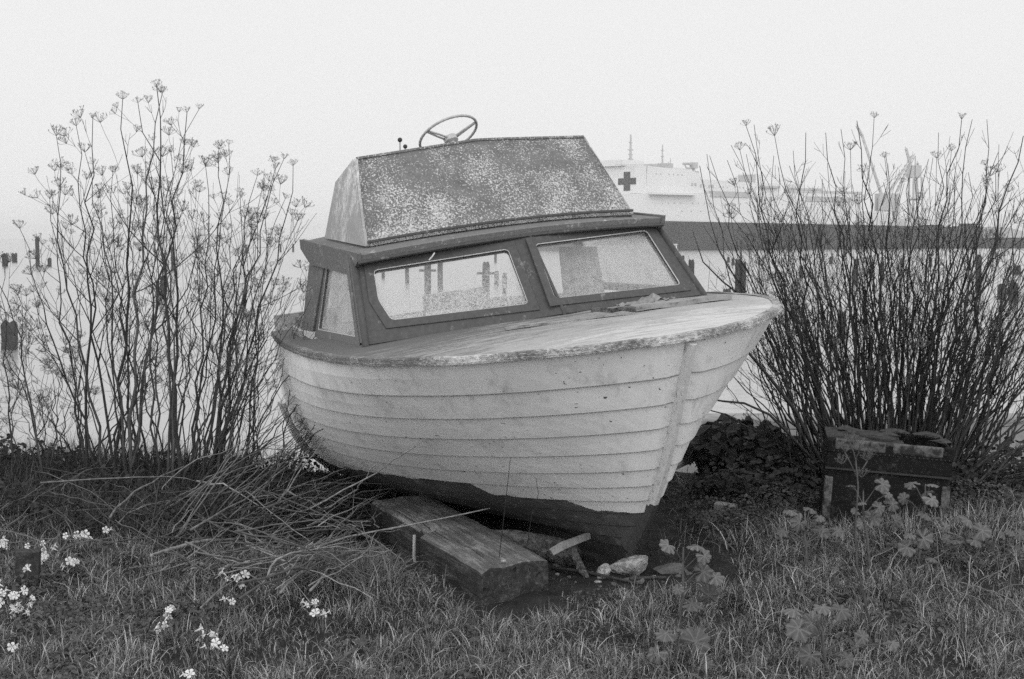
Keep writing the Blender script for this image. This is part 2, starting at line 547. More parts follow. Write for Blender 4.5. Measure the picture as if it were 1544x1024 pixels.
# water
m, t, p, out = newmat('water')
p.inputs['Base Color'].default_value = (0.30, 0.30, 0.30, 1)
p.inputs['Roughness'].default_value = 0.22
p.inputs['IOR'].default_value = 1.33
p.inputs['Specular IOR Level'].default_value = 0.9
tc = t.nodes.new('ShaderNodeTexCoord')
n1 = noise(t, 1.3, 4, 0.6, vec=tc.outputs['Object'], stretch=(0.5, 1.6, 1))
n2 = noise(t, 0.10, 4, 0.6, vec=tc.outputs['Object'], stretch=(0.4, 1.6, 1))
h = math_(t, 'ADD', math_(t, 'MULTIPLY', n1, 0.6), n2)
bump(t, p, h, 0.36, 0.2)
M['water'] = m
tag(mesh('water', [(-6000, 9.6, WZ), (6000, 9.6, WZ), (6000, 8500, WZ), (-6000, 8500, WZ)], [(0, 1, 2, 3)], m), kind='structure')

# far shore, faint in the haze
rng = random.Random(4)
V = []; Fc = []
N = 60
for i in range(N + 1):
    a = i / N
    x = at(232, 350, 5200).x + (at(330, 350, 5200).x - at(232, 350, 5200).x) * a
    hgt = 26 * (math.sin(math.pi * min(1, a * 3.0 if a < .33 else (1 - a) * 1.5)) ** 0.6 if 0 < a < 1 else 0) * (0.8 + 0.25 * math.sin(a * 23) + 0.1 * math.sin(a * 51))
    for k, (dy, hh) in enumerate(((-120, 0), (0, 1), (260, 0))):
        V.append((x, 5200 + dy, WZ - 1 + hh * max(hgt, 0.5)))
for i in range(N):
    for k in range(2):
        a = i * 3 + k
        Fc.append((a, a + 3, a + 4, a + 1))
tag(mesh('hills', V, Fc, simple('far_shore', 0.05, 0.09, 0.02, bmp=0), smooth=True), kind='structure')

#@@BOAT
# ------------------------------------------------------------------ the boat
BM = Matrix(((0.40321, 0.91164, -0.07954, 0.84711), (-0.91315, 0.39514, -0.10008, 6.07766), (-0.05981, 0.11299, 0.99179, 0.11943), (0, 0, 0, 1)))
BI = BM.inverted()


def bl(px, py, axis, val):
    """point of the boat's own frame where the sight line of a pixel meets the plane axis=val"""
    o = BI @ CO; d = BI.to_3x3() @ ray(px, py)
    return o + d * ((val - o[axis]) / d[axis])


boat = empty('cabin_cruiser', label='old white wooden cabin boat with dark cabin, propped up on the bank', cat='boat')
boat.matrix_world = BM

NT = [0, .006, .02, .05, .1, .17, .27, .4, .6, .8, 1.]
NB = [0, .1394, .2603, .4289, .6515, .9039, 1.1034, 1.1612, 1.0886, .9436, .7743]
NZT = [0, .1, .25, .5, .75, 1.]
NZ = [1.1266, 1.0774, 1.0315, .9502, .8459, .7344]
LB, S1, S2, HS = 4.1512, .5298, .1736, 1.1266


def cub(xn, yn, x):
    xn = np.array(xn); yn = np.array(yn); x = np.asarray(x, float)
    h = np.diff(xn); d = np.diff(yn) / h
    m = np.zeros(len(xn)); m[1:-1] = (d[:-1] * h[1:] + d[1:] * h[:-1]) / (h[1:] + h[:-1]); m[0] = d[0]; m[-1] = d[-1]
    i = np.clip(np.searchsorted(xn, x) - 1, 0, len(h) - 1); u = (x - xn[i]) / h[i]
    return (1 + 2 * u) * (1 - u) ** 2 * yn[i] + u * (1 - u) ** 2 * h[i] * m[i] + u * u * (3 - 2 * u) * yn[i + 1] + u * u * (u - 1) * h[i] * m[i + 1]


def hb(t): return cub(np.sqrt(NT), NB, np.sqrt(np.asarray(t, float)))
def hz(t): return cub(NZT, NZ, t)


def hullpt(t, u, off=0.0):
    b, zs = float(hb(t)), float(hz(t))
    k = t * t * (3 - 2 * t)
    a = 1 + 2 * k; c = .95 + (.5 - .95) * k
    s = 1 - u
    X = -(S1 * s + S2 * s ** 4); X = X + (-LB - X) * t
    zk = -.36 * t ** .8
    return Vector((X, b * (1 - (1 - u) ** a) ** c, zk + (zs - zk) * u))


TT = np.concatenate([[0, .003, .008, .016, .028, .045, .07, .1], np.linspace(.14, 1, 30)])
UB = [1.0, .845, .73, .625, .53, .44, .36, .286, .222, .15, .08, 0.0]     # plank edges
for side in (-1, 1):
    V = []; UV = []; TI = []; Fc = []
    rows = []
    for k in range(len(UB) - 1):
        u1, u0 = UB[k], UB[k + 1]
        for j, (fr, off, ti) in enumerate(((0.0, 0.0, 1.0), (0.022, .0005, .8), (0.05, .001, .1), (0.12, .002, .0), (0.5, .006, .0), (.955, .0105, .0), (.98, .011, .25), (1.0, .0105, .95))):
            rows.append((u1 + (u0 - u1) * fr, off if u0 > 0 else 0, ti if k > 0 or j > 3 else ti * .6))
    for (u, off, ti) in rows:
        for tv in TT:
            P = hullpt(tv, u)
            e = 1e-3
            du = hullpt(tv, min(u + e, 1)) - hullpt(tv, max(u - e, 0)); dt = hullpt(min(tv + e, 1), u) - hullpt(max(tv - e, 0), u)
            n = dt.cross(du)
            if n.length > 1e-12: n.normalize()
            if n.y < 0: n = -n
            if tv == 0: n = Vector((0, 1, 0)); off2 = off + 0.012
            else: off2 = off
            if u < .002: n = Vector((0, 0, -1)); off2 = 0
            P = P + n * off2
            V.append((P.x, side * P.y, P.z)); UV.append((tv, u)); TI.append(ti)
    nc = len(TT)
    for j in range(len(rows) - 1):
        for i in range(nc - 1):
            a = j * nc + i
            f = (a, a + 1, a + nc + 1, a + nc)
            Fc.append(f if side > 0 else f[::-1])
    mesh('hull_side', V, Fc, M['hull'], boat, uv=UV, col=TI)
# keel
mb = MB()
kp = [hullpt(tv, 0) for tv in np.linspace(0, 1, 24)]
for a, b in zip(kp[:-1], kp[1:]):
    mb.box((0, -.022, -.05), (0, .022, .0)) if False else None
    mb.hexa([(a.x, -.022, a.z - .05), (b.x, -.022, b.z - .05), (b.x, .022, b.z - .05), (a.x, .022, a.z - .05),
             (a.x, -.022, a.z + .01), (b.x, -.022, b.z + .01), (b.x, .022, b.z + .01), (a.x, .022, a.z + .01)])
mb.build('keel', M['dark'], boat)
# stem post: a proud timber with a rounded nose along the cutwater
mb = MB()
prof = []
for s in np.linspace(0.022, 1, 28):
    u = 1 - s * 0.995
    c = hullpt(0, u)
    e = .01
    tn = hullpt(0, max(u - e, 0)) - hullpt(0, min(u + e, 1)); tn.y = 0; tn.normalize()
    fw = Vector((-tn.z, 0, tn.x));
    if fw.x < 0: fw = -fw
    prof.append([c + fw * dx + Vector((0, dy, 0)) for dx, dy in ((-.055, .034), (-.010, .032), (.012, .022), (.030, 0.011), (.030, -0.011), (.012, -.022), (-.010, -.032), (-.055, -.034))])
V = [p for r in prof for p in r]
Fc = []
for i in range(len(prof) - 1):
    for k in range(8):
        k2 = (k + 1) % 8
        Fc.append((i * 8 + k, (i + 1) * 8 + k, (i + 1) * 8 + k2, i * 8 + k2))
Fc.append(tuple(range(8))); Fc.append(tuple(27 * 8 + k for k in range(8))[::-1])
m, t, p, _ = newmat('stem_paint_two_tone')
tc = t.nodes.new('ShaderNodeTexCoord'); sp = t.nodes.new('ShaderNodeSeparateXYZ'); t.links.new(tc.outputs['Object'], sp.inputs[0])
n = noise(t, 22, 6, .7, stretch=(2, 2, .4)); nf = noise(t, 50, 4, .7)
c = mixv(t, ramp(t, n, ((.56, 0), (.66, .8))), ramp(t, nf, ((.3, .5), (.7, .62))), .17)
dk = math_(t, 'LESS_THAN', math_(t, 'ADD', sp.outputs[2], math_(t, 'MULTIPLY', nf, .05)), .315)
c = mixv(t, dk, c, ramp(t, nf, ((.3, .035), (.7, .07))))
t.links.new(c, p.inputs['Base Color']); p.inputs['Roughness'].default_value = .7
mesh('stem_post', V, Fc, m, boat)
# transom
V = []; us = np.linspace(0, 1, 24)
pr = [hullpt(1, u) for u in us]
V = [(p_.x - .012, -p_.y, p_.z) for p_ in pr] + [(p_.x - .012, p_.y, p_.z) for p_ in pr] + [(p_.x + .02, -p_.y + .01, p_.z) for p_ in pr] + [(p_.x + .02, p_.y - .01, p_.z) for p_ in pr]
Fc = []
for i in range(23):
    Fc.append((i, i + 24, i + 25, i + 1)); Fc.append((i + 48, i + 49, i + 73, i + 72))
mesh('transom', V, Fc, M['stem'], boat)
# transom edge cleats seen past the left end of the hull
mb = MB()
for a, b in zip(pr[1:13], pr[2:14]):
    o_ = .045
    def q(p_, d, dx): return (p_.x + dx, -(p_.y + d), p_.z - (0.03 if p_.z < 0.1 else 0))
    mb.hexa([q(a, 0, -.05), q(b, 0, -.05), q(b, 0, .03), q(a, 0, .03), q(a, .05, -.05), q(b, .05, -.05), q(b, .05, .03), q(a, .05, .03)])
mb.build('transom_cleat', worn('cleat_paint', .45, .62, .25, (.5, .6), 12), boat)
# transom coaming boards standing above the rail
mb = MB()
zt = float(hz(1))
mb.box((-LB - .02, -.76, zt - .02), (-LB + .01, -.30, zt + .12)); mb.box((-LB - .02, -.30, zt - .02), (-LB + .01, .30, zt + .01)); mb.box((-LB - .02, .30, zt - .02), (-LB + .01, .76, zt + .12))
mb.build('coaming', M['fairing_side'], boat)
for sgn in (-1, 1):
    mb = MB()
    for tv0, tv1 in zip(np.linspace(.72, .97, 10)[:-1], np.linspace(.72, .97, 10)[1:]):
        P0, P1 = hullpt(tv0, 1), hullpt(tv1, 1)
        a = Vector((P0.x, sgn * (P0.y - .13), P0.z)); b = Vector((P1.x, sgn * (P1.y - .13), P1.z))
        mb.hexa([a + Vector((0, 0, -.2)), b + Vector((0, 0, -.2)), b + Vector((0, -.02, -.2)), a + Vector((0, -.02, -.2)), a + Vector((0, 0, .05)), b + Vector((0, 0, .05)), b + Vector((0, -.02, .05)), a + Vector((0, -.02, .05))])
    mb.build('cockpit_side', M['interior'], boat)

# deck: cambered sheet from the bow to the stern, open cockpit aft
def deckz(t, v): return float(hz(t)) + .012 + (.018 + .03 * min(1, t / .35)) * (1 - v * v) * min(1, float(hb(t)) / .9)
V = []; UV = []; Fc = []
TD = np.concatenate([TT[:8], np.linspace(.14, .60, 20)])
nv = 17
for tv in TD:
    b = float(hb(tv)); x = -LB * tv
    for v in np.linspace(-1, 1, nv):
        V.append((x, b * v, deckz(tv, v)))
for i in range(len(TD) - 1):
    for j in range(nv - 1):
        a = i * nv + j
        Fc.append((a, a + nv, a + nv + 1, a + 1))
m, t, p, _ = newmat('deck_paint_weathered')
tc = t.nodes.new('ShaderNodeTexCoord'); sp = t.nodes.new('ShaderNodeSeparateXYZ'); t.links.new(tc.outputs['Object'], sp.inputs[0])
st = noise(t, 16, 8, .85, stretch=(1.9, .20, 1), dist=.5); nf = noise(t, 95, 5, .9, stretch=(1.6, .45, 1))
big = noise(t, 1.6, 4, .6)
# the weathering: pale bare ply towards the bow, greyer paint towards the starboard quarter
pos = math_(t, 'ADD', math_(t, 'MULTIPLY', sp.outputs[0], .16), math_(t, 'MULTIPLY', sp.outputs[1], .09))
k = math_(t, 'ADD', math_(t, 'ADD', math_(t, 'MULTIPLY', st, .62), math_(t, 'MULTIPLY', nf, .34)), math_(t, 'MULTIPLY', big, .22))
k = math_(t, 'ADD', k, math_(t, 'ADD', pos, .20))
c = ramp(t, k, ((.50, .11), (.58, .145), (.60, .30), (.625, .20), (.66, .38), (.70, .27), (.76, .50)))
t.links.new(c, p.inputs['Base Color']); p.inputs['Roughness'].default_value = .8; p.inputs['Specular IOR Level'].default_value = .2
bump(t, p, k, .5, .006)
M['deckw'] = m
mesh('deck', V, Fc, m, boat, smooth=True)
# side decks aft + cockpit floor
V = []; Fc = []
TD2 = np.linspace(.60, 1, 14)
for tv in TD2:
    P = hullpt(tv, 1); x = -LB * tv
    for yy in (-P.y, -P.y + .14, P.y - .14, P.y): V.append((x, yy, P.z + .014))
for i in range(len(TD2) - 1):
    for j in (0, 2): Fc.append((i * 4 + j, i * 4 + 4 + j, i * 4 + 5 + j, i * 4 + 1 + j))
mesh('side_deck', V, Fc, m, boat)
mb = MB(); mb.box((-LB + .03, -.62, .22), (-1.9, .62, .25)); mb.build('cockpit_floor', M['interior'], boat)

# rub rail round the gunwale
V = []; Fc = []
sec = ((-.020, .0165), (.016, .0175), (.0185, .010), (.019, -.004), (.022, -.006), (.021, -.017), (.004, -.018), (-.012, -.018))
pts = []
for tv in list(TT[::-1]): pts.append((tv, -1))
for tv in list(TT[1:]): pts.append((tv, 1))
C = [Vector((-LB * tv, sg * float(hb(tv)), float(hz(tv)))) for tv, sg in pts]
for i, c in enumerate(C):
    tn = C[min(i + 1, len(C) - 1)] - C[max(i - 1, 0)]; tn.z = 0; tn.normalize()
    on = Vector((tn.y, -tn.x, 0))
    for d, zz in sec: V.append(c + on * (d + .002 * math.sin(i * 2.9)) + Vector((0, 0, zz + .002 * math.sin(i * 1.9))))
ns = len(sec)
for i in range(len(C) - 1):
    for k in range(ns - 1): Fc.append((i * ns + k, (i + 1) * ns + k, (i + 1) * ns + k + 1, i * ns + k + 1))
m, t, p, _ = newmat('rail_flaking')
n = noise(t, 75, 8, .8, stretch=(.6, .6, 1.8)); n2 = noise(t, 2.2, 3, .6)
spr = t.nodes.new('ShaderNodeSeparateXYZ'); tcr = t.nodes.new('ShaderNodeTexCoord'); t.links.new(tcr.outputs['Object'], spr.inputs[0])
k = math_(t, 'ADD', math_(t, 'MULTIPLY', n, .6), math_(t, 'MULTIPLY', n2, .4))
k = ramp(t, math_(t, 'ADD', k, math_(t, 'MULTIPLY', math_(t, 'ADD', spr.outputs[0], 1.0), .05)), ((.46, 0), (.58, 1)))
c = mixv(t, k, ramp(t, noise(t, 60, 4, .7), ((.3, .06), (.7, .15))), ramp(t, noise(t, 50, 4), ((.3, .30), (.7, .6))))
t.links.new(c, p.inputs['Base Color']); p.inputs['Roughness'].default_value = .85; bump(t, p, k, .6, .006)
mesh('rub_rail', V, Fc, m, boat)

# ---- cabin: windscreen of two panes in a shallow V, sides, roof
WB = {-1: Vector((-1.4958, -.965, 1.0315)), 1: Vector((-1.4958, .965, 1.0315)), 0: Vector((-1.30, .03, 1.075))}
WT = {-1: Vector((-1.8186, -.8835, 1.3976)), 1: Vector((-1.8186, .8835, 1.3976)), 0: Vector((-1.64, .03, 1.435))}
for k_ in WT: WT[k_] = WB[k_].lerp(WT[k_], 1.07)


def window_panel(A, B, Bt, At, win_px, name, mat, glass, thick=.03, belt=True, rad=.02, cut=None):
    """panel A-B (bottom) Bt-At (top) in the boat frame, opening given by four sight lines"""
    u = (B - A); Lx = u.length; u.normalize()
    n = u.cross(At - A).normalized(); v = n.cross(u)
    if True:
        mid = (At - A + Bt - B) * .5
        n = u.cross(mid).normalized(); v = n.cross(u)
    def uvp(P): return ((P - A).dot(u), (P - A).dot(v))
    o = BI @ CO
    hole = []
    for px, py in win_px:
        d = BI.to_3x3() @ ray(px, py)
        P = o + d * ((A - o).dot(n) / d.dot(n))
        hole.append(Vector(uvp(P)))
    # round the corners
    rh = []
    for i in range(len(hole)):
        a, b, c = hole[i - 1], hole[i], hole[(i + 1) % len(hole)]
        for f in ((a - b).normalized() * rad, (a - b).normalized() * rad * .3 + (c - b).normalized() * rad * .3, (c - b).normalized() * rad):
            rh.append(tuple(b + f))
    outer = [uvp(A), uvp(B), uvp(Bt), uvp(At)]
    pan = plate(name, outer, [rh], thick, (A, u, v), mat, boat, bevel=.002)
    fr = []
    off = n * .003
    W = [A + u * a + v * b for a, b in rh]
    mb = MB(); mb.tube([p + off for p in W], .0036, 6, closed=True); mb.build('window_bead', M['bead'], pan)
    P = [A + u * a + v * b - n * .012 for a, b in rh]
    c = sum(P, Vector()) / len(P)
    mesh('window_pane', P, [tuple(range(len(P)))], glass, pan)
    # sash: a slightly proud board round the opening with its own fine edge line
    c2 = sum((Vector(q) for q in rh), Vector((0, 0))) / len(rh)
    ring = []
    for i in range(len(hole)):
        a, b, cc = hole[i - 1], hole[i], hole[(i + 1) % len(hole)]
        d1 = (a - b).normalized(); d2 = (cc - b).normalized()
        bis = -(d1 + d2).normalized(); sn = abs(d1.x * d2.y - d1.y * d2.x)
        ring.append(tuple(b + (-(d1 + d2)) / max(sn, .3) * .045))
    plate('sash', ring, [rh], .008, (A + n * .008, u, v), mat, pan, bevel=.0015)
    return pan, (A, u, v, n)


pw1 = window_panel(WB[-1], WB[0], WT[0], WT[-1], [(590, 484), (797, 459), (766, 376), (563, 408), (570, 453)], 'windscreen', M['cabin'], M['glass'])
pw2 = window_panel(WB[0], WB[1], WT[1], WT[0], [(836, 451), (1026, 430), (974, 348), (806, 369)], 'windscreen', M['cabin'], M['glass_fog'])
# centre post and corner posts
for a, b, r_ in ((WB[-1], WT[-1], .018), (WB[0], WT[0], .010), (WB[1], WT[1], .018)):
    mb = MB(); mb.tube([a - Vector((0, 0, .03)), a, b], r_, 8)
    mb.build('window_post', M['cabin'], boat, smooth=True)
# sill moulding along the windscreen foot
mb = MB()
for a, b in ((WB[-1], WB[0]), (WB[0], WB[1])):
    a2 = a + Vector((.012, 0, -.015)); b2 = b + Vector((.012, 0, -.015))
    mb.tube([a2, (a2 + b2) / 2 + Vector((0, 0, .004)), b2], .012, 6)
mb.build('sill', M['cabin'], boat)
LC = 1.072
for sg in (-1, 1):
    A = WB[sg]; At = WT[sg]
    B = Vector((A.x - LC - .14, sg * (.965 - .08), .97)); Bt = Vector((At.x - .93, sg * .835, 1.40))
    if sg < 0:
        # starboard side, seen at the left: opening up to the after post
        mb_ = window_panel(B, A, At, Bt, [(481, 497), (538, 508), (524, 404), (494, 402)], 'cabin_side', M['cabin_side'], M['glass_side'], rad=.015)
        # after post, a wide board leaning a little
        P = [bl(458, 497, 1, -.905), bl(474, 500, 1, -.905), bl(492, 398, 1, -.86), bl(469, 398, 1, -.86)]
        mb = MB()
        d = Vector((0, .03, 0)); o2 = Vector((0, -.012, 0))
        mb.hexa([P[0] + d, P[1] + d, P[2] + d, P[3] + d, P[0] + o2, P[1] + o2, P[2] + o2, P[3] + o2])
        mb.build('after_post', M['roof'], boat, bevel=.002)
    else:
        u = (B - A).normalized(); n = u.cross(At - A).normalized(); v = n.cross(u)
        def uvp(P): return ((P - A).dot(u), (P - A).dot(v))
        o4 = [uvp(A), uvp(B), uvp(Bt), uvp(At)]
        cx = sum(a for a, b in o4) / 4; cy = sum(b for a, b in o4) / 4
        hole = [(cx + (a - cx) * .85, cy + (b - cy) * .80) for a, b in o4]
        pan = plate('cabin_side', o4, [hole], .03, (A, u, v), M['cabin_side'], boat)
        mesh('window_pane', [A + u * a + v * b - n * .012 for a, b in hole], [(0, 1, 2, 3)], M['glass_side'], pan)
# interior: curtain and a dash
mb = MB()
c0 = [bl(850, 452, 0, -1.9), bl(912, 442, 0, -1.9), bl(900, 372, 0, -1.95), bl(842, 372, 0, -1.95)]
c0 = [Vector(q) for q in c0]
n_ = 14
Vc = []
for i in range(n_ + 1):
    a = i / n_
    bt = c0[0].lerp(c0[1], a); tp = c0[3].lerp(c0[2], a)
    off = Vector((.012 * math.sin(a * 22), 0, 0))
    Vc += [bt + off, tp + off]
mesh('curtain', Vc, [(2 * i, 2 * i + 2, 2 * i + 3, 2 * i + 1) for i in range(n_)], M['curtain'], boat, smooth=True)
mb = MB(); mb.box((-1.72, -.8, .90), (-1.56, .8, 1.0)); mb.build('dashboard', M['interior'], boat)

# roof with camber and a proud front edge, deep boards at both ends
XR, BR, ZR, LR = -1.7423, .8852, 1.4505, 1.0558
def roofz(v, w): return ZR + .045 * (1 - v * v) + .03 * w * 0
V = []; Fc = []
nr = 17; rx = [0, .012, .5, 1.0]
for lay, dz in ((0, 0), (1, -.035)):
    for w_ in rx:
        for v in np.linspace(-1, 1, nr):
            fx = XR + .10 * (1 - v * v) * (1 - w_) - LR * w_
            V.append((fx - (.01 if lay else 0), BR * v, roofz(v, w_) + dz - (.006 if w_ in (0,) else 0) * (1 if lay == 0 else 0)))
nl = len(rx) * nr
for i in range(len(rx) - 1):
    for j in range(nr - 1):
        a = i * nr + j
        Fc.append((a, a + nr, a + nr + 1, a + 1)); Fc.append((nl + a, nl + a + 1, nl + a + nr + 1, nl + a + nr))
for j in range(nr - 1):
    Fc.append((j, j + 1, nl + j + 1, nl + j)); b = (len(rx) - 1) * nr + j; Fc.append((b + 1, b, nl + b, nl + b + 1))
for i in range(len(rx) - 1):
    a = i * nr; Fc.append((a + nr, a, nl + a, nl + a + nr)); a = i * nr + nr - 1; Fc.append((a, a + nr, nl + a + nr, nl + a))
roof = mesh('roof', V, Fc, M['roof'], boat)
for sg in (-1, 1):
    y = sg * (BR + .006)
    xf, xb = XR + .012, XR - LR - .01
    P = [(xb, ZR + .012), (xf, ZR + .008), (xf - .015, ZR - .035), (xf - .14, ZR - .115), (xb + .17, ZR - .115), (xb + .0, ZR - .04)]
    mb = MB()
    n6 = len(P)
    Vv = [Vector((a, y, b)) for a, b in P] + [Vector((a, y - sg * .022, b)) for a, b in P]
    Fq = [tuple(range(n6)), tuple(range(n6, 2 * n6))[::-1]] + [(i, (i + 1) % n6, n6 + (i + 1) % n6, n6 + i) for i in range(n6)]
    mb.add(Vv, Fq)
    o_ = mb.build('fascia', M['roof'], roof, bevel=.002)
# moulding under the front edge
mb = MB()
fl = [Vector((XR + .10 * (1 - v * v) - .012, BR * v, roofz(v, 0) - .042)) for v in np.linspace(-1, 1, 13)]
mb.tube(fl, .012, 6); mb.build('roof_moulding', M['cabin'], roof)
mb = MB()
for (vv, l1) in ((.02, 0),):
    pass
# loose pale scraps and a bar lying along the foot of the fairing
FA = Vector((-1.9109, -.7791, 1.47)); FB = Vector((-1.9109, .7791, 1.47))
TA = Vector((-2.2519, -.6823, 1.9074)); TB = Vector((-2.2519, .6823, 1.9074))
# ---- flybridge fairing
top_c = bl(722, 211, 0, -2.215)
nu = 24
V = []; Fc = []
def edge_top(a):
    # from starboard corner, rising to the knuckle near the middle, level to the port corner
    k = .47
    if a < k: q_ = TA.lerp(top_c, a / k); return q_
    return top_c.lerp(TB, (a - k) / (1 - k))
nvv = 10
for j in range(nvv + 1):
    for i in range(nu + 1):
        a = i / nu; b = j / nvv
        base = FA.lerp(FB, a) + Vector((.10 * (1 - (2 * a - 1) ** 2), 0, .038 * (1 - (2 * a - 1) ** 2)))
        P = base.lerp(edge_top(a), b)
        P += Vector((.02 * math.sin(math.pi * b), 0, 0))
        V.append(P)
for j in range(nvv):
    for i in range(nu):
        a = j * (nu + 1) + i
        Fc.append((a, a + 1, a + nu + 2, a + nu + 1))
fr = mesh('fairing', V, Fc, M['fairing'], boat, smooth=True)
sm = fr.modifiers.new('s', 'SOLIDIFY'); sm.thickness = .016; sm.offset = -1
for sg in (-1, 1):
    b0 = Vector((FA.x, sg * .779, FA.z)); t0 = Vector((TA.x, sg * .6823, TA.z))
    rb = bl(493, 359, 1, -.775); rm = bl(508, 275, 1, -.73)
    P = [b0 + Vector((-.004, 0, .0)), t0 + Vector((-.01, 0, 0)), Vector((rm.x, sg * .725, rm.z)), Vector((rb.x, sg * .775, rb.z))]
    mesh_ = [p_ for p_ in P]
    V = []; Fc = []
    o_ = mesh('fairing_side', P, [(0, 1, 2, 3)], M['fairing_side'], boat)
    sm = o_.modifiers.new('s', 'SOLIDIFY'); sm.thickness = .014; sm.offset = -1 if sg > 0 else 1
# piping down the starboard corner
mb = MB(); mb.tube([FA + Vector((0, 0, 0)), FA.lerp(TA, .5) + Vector((.006, -.006, 0)), TA], .009, 6); mb.build('corner_moulding', M['fairing_side'], boat)
mb = MB(); mb.tube([edge_top(a) + Vector((0, 0, .002)) for a in np.linspace(0, 1, 12)], .009, 6); mb.build('top_edge', M['fairing'], boat)
# foot strip, bar and debris
mb = MB()
mb.tube([FA.lerp(FB, a) + Vector((.10 * (1 - (2 * a - 1) ** 2) + .014, 0, .022 + .038 * (1 - (2 * a - 1) ** 2))) for a in np.linspace(0, 1, 14)], .008, 5)
mb.build('foot_strip', M['cabin'], boat)

# steering wheel
wc = bl(676, 203, 0, -2.62)
we = empty('steering_wheel', (0, 0, 0)); we.parent = boat; we.location = wc
we.rotation_euler = Vector((-.57, -.10, .8)).to_track_quat('Z', 'Y').to_euler()
mb = MB(); Rw = .176
npt = 72
mb.tube([(Rw * math.cos(2 * math.pi * i / npt), Rw * math.sin(2 * math.pi * i / npt), 0) for i in range(npt)], [.0072 + (.0014 if i % 2 else 0) for i in range(npt)], 8, closed=True)
mb.build('rim', M['metal'], we, smooth=True)
for k, a in enumerate((18, 145, 262)):
    mb = MB(); a = R(a)
    for o_ in (-.010, .010):
        mb.tube([(.02 * math.cos(a) - o_ * math.sin(a), .02 * math.sin(a) + o_ * math.cos(a), -.035), (.09 * math.cos(a) - o_ * math.sin(a), .09 * math.sin(a) + o_ * math.cos(a), -.018), (Rw * math.cos(a) - o_ * .4 * math.sin(a), Rw * math.sin(a) + o_ * .4 * math.cos(a), 0)], .006, 6)
    mb.build('spoke', M['metal'], we, smooth=True)
mb = MB(); mb.tube([(0, 0, -.22), (0, 0, -.06), (0, 0, -.05), (0, 0, -.02), (0, 0, -.014)], [.018, .018, .042, .040, .025], 20); mb.build('hub', M['bead'], we, smooth=False)
# two levers
for px, py, r_ in ((603, 211, .0135), (611, 221, .0125)):
    k = bl(px, py, 0, -2.5)
    le = MB(); le.tube([k + Vector((-.02, -.01, -.16)), k + Vector((-.008, -.004, -.08)), k], .0045, 6)
    lo = le.build('throttle_lever', M['metal'], boat)
    ks = MB()
    rr = [(math.sin(a), -math.cos(a)) for a in np.linspace(0.02, math.pi - .02, 9)]
    ks.tube([k + Vector((0, 0, b * r_)) for a, b in rr], [a * r_ for a, b in rr], 12)
    ks.build('lever_knob', M['dark'], lo, smooth=True)
mb = MB(); mb.box((-2.62, -.55, 1.49), (-2.40, .2, 1.80)); mb.build('helm_console', M['cabin'], boat)
# small cleat / drip on the deck beside the cabin, wiper pivot
mb = MB(); k = bl(652, 381, 0, -1.62)
mb.tube([k + Vector((.03, 0, 0)), k + Vector((.05, -.02, -.012)), k + Vector((.05, -.04, -.03))], .004, 5)
mb.build('wiper_arm', M['bead'], boat)
#@@ENDBOAT


def on_deck(px, py, dz=0.0):
    o = BI @ CO; d = BI.to_3x3() @ ray(px, py)
    s = 4.0
    while s < 14:
        P = o + d * s
        tv = min(max(-P.x / LB, 0), 1)
        if P.z - dz < deckz(tv, min(1, abs(P.y) / max(float(hb(tv)), .05))): break
        s += .004
    return BM @ P


UPB = (BM.to_3x3() @ Vector((0, 0, 1))).normalized()
def board(name, a, b, wid, th, mat, label, cat, group=None, lift=0.0):
    a = Vector(a); b = Vector(b)
    d = b - a; L = d.length; d.normalize()
    s = d.cross(UPB).normalized(); n = s.cross(d)
    mb = MB(); c = (a + b) / 2
    rot = Matrix((d, s, n)).transposed().to_4x4()
    k = 8
    V = []; Fc = []
    for i in range(k + 1):
        x = -L / 2 + L * i / k; wv = wid / 2 * (1 + .10 * math.sin(i * 2.3)); zz = .004 * math.sin(i * 1.3)
        V += [(x, -wv, zz), (x, wv, zz), (x, wv, th + zz), (x, -wv, th + zz)]
    for i in range(k):
        for j in range(4):
            j2 = (j + 1) % 4; Fc.append((i * 4 + j, i * 4 + j2, i * 4 + 4 + j2, i * 4 + 4 + j))
    Fc += [(3, 2, 1, 0), (k * 4, k * 4 + 1, k * 4 + 2, k * 4 + 3)]
    o = mesh(name, V, Fc, mat)
    o.matrix_world = Matrix.Translation(c + n * lift) @ rot
    return tag(o, label, cat, group)


board('loose_board', on_deck(955, 471), on_deck(1099, 452), .055, .024, M['plank'], 'long weathered board lying on the foredeck towards the bow tip', 'board', lift=.006)
board('wooden_strip', on_deck(762, 499), on_deck(955, 474), .028, .012, M['plank'], 'thin peeled wooden strip lying along the foot of the windscreen', 'wooden strip', lift=.004)
board('splintered_stick', on_deck(893, 476), on_deck(958, 474), .022, .02, M['log'], 'short dark splintered stick on the foredeck at the left end of the long board', 'stick', lift=.016)
# crumpled scrap of canvas
rg = random.Random(5)
c0 = on_deck(945, 466); c1 = on_deck(995, 459)
V = []; Fc = []
ax = (c1 - c0); sd_ = ax.cross(UPB).normalized()
for i in range(15):
    for j in range(7):
        a = i / 14 * 1.5 - .25; b = j / 6 - .5
        wdt = .12 * (.35 + math.sin(math.pi * i / 14) * .8)
        hh = .010 + .014 * abs(math.sin(i * 1.1 + j * .8)) + (.036 * math.exp(-((i - 10) / 1.5) ** 2) * (1 - abs(b))) + rg.random() * .008
        V.append(c0 + ax * a + sd_ * b * -wdt + UPB * hh)
for i in range(14):
    for j in range(6):
        a = i * 7 + j; Fc.append((a, a + 7, a + 8, a + 1))
tag(mesh('canvas_scrap', V, Fc, simple('canvas', .14, .26, 30)), 'crumpled pale canvas scrap on the foredeck behind the long board', 'canvas scrap')

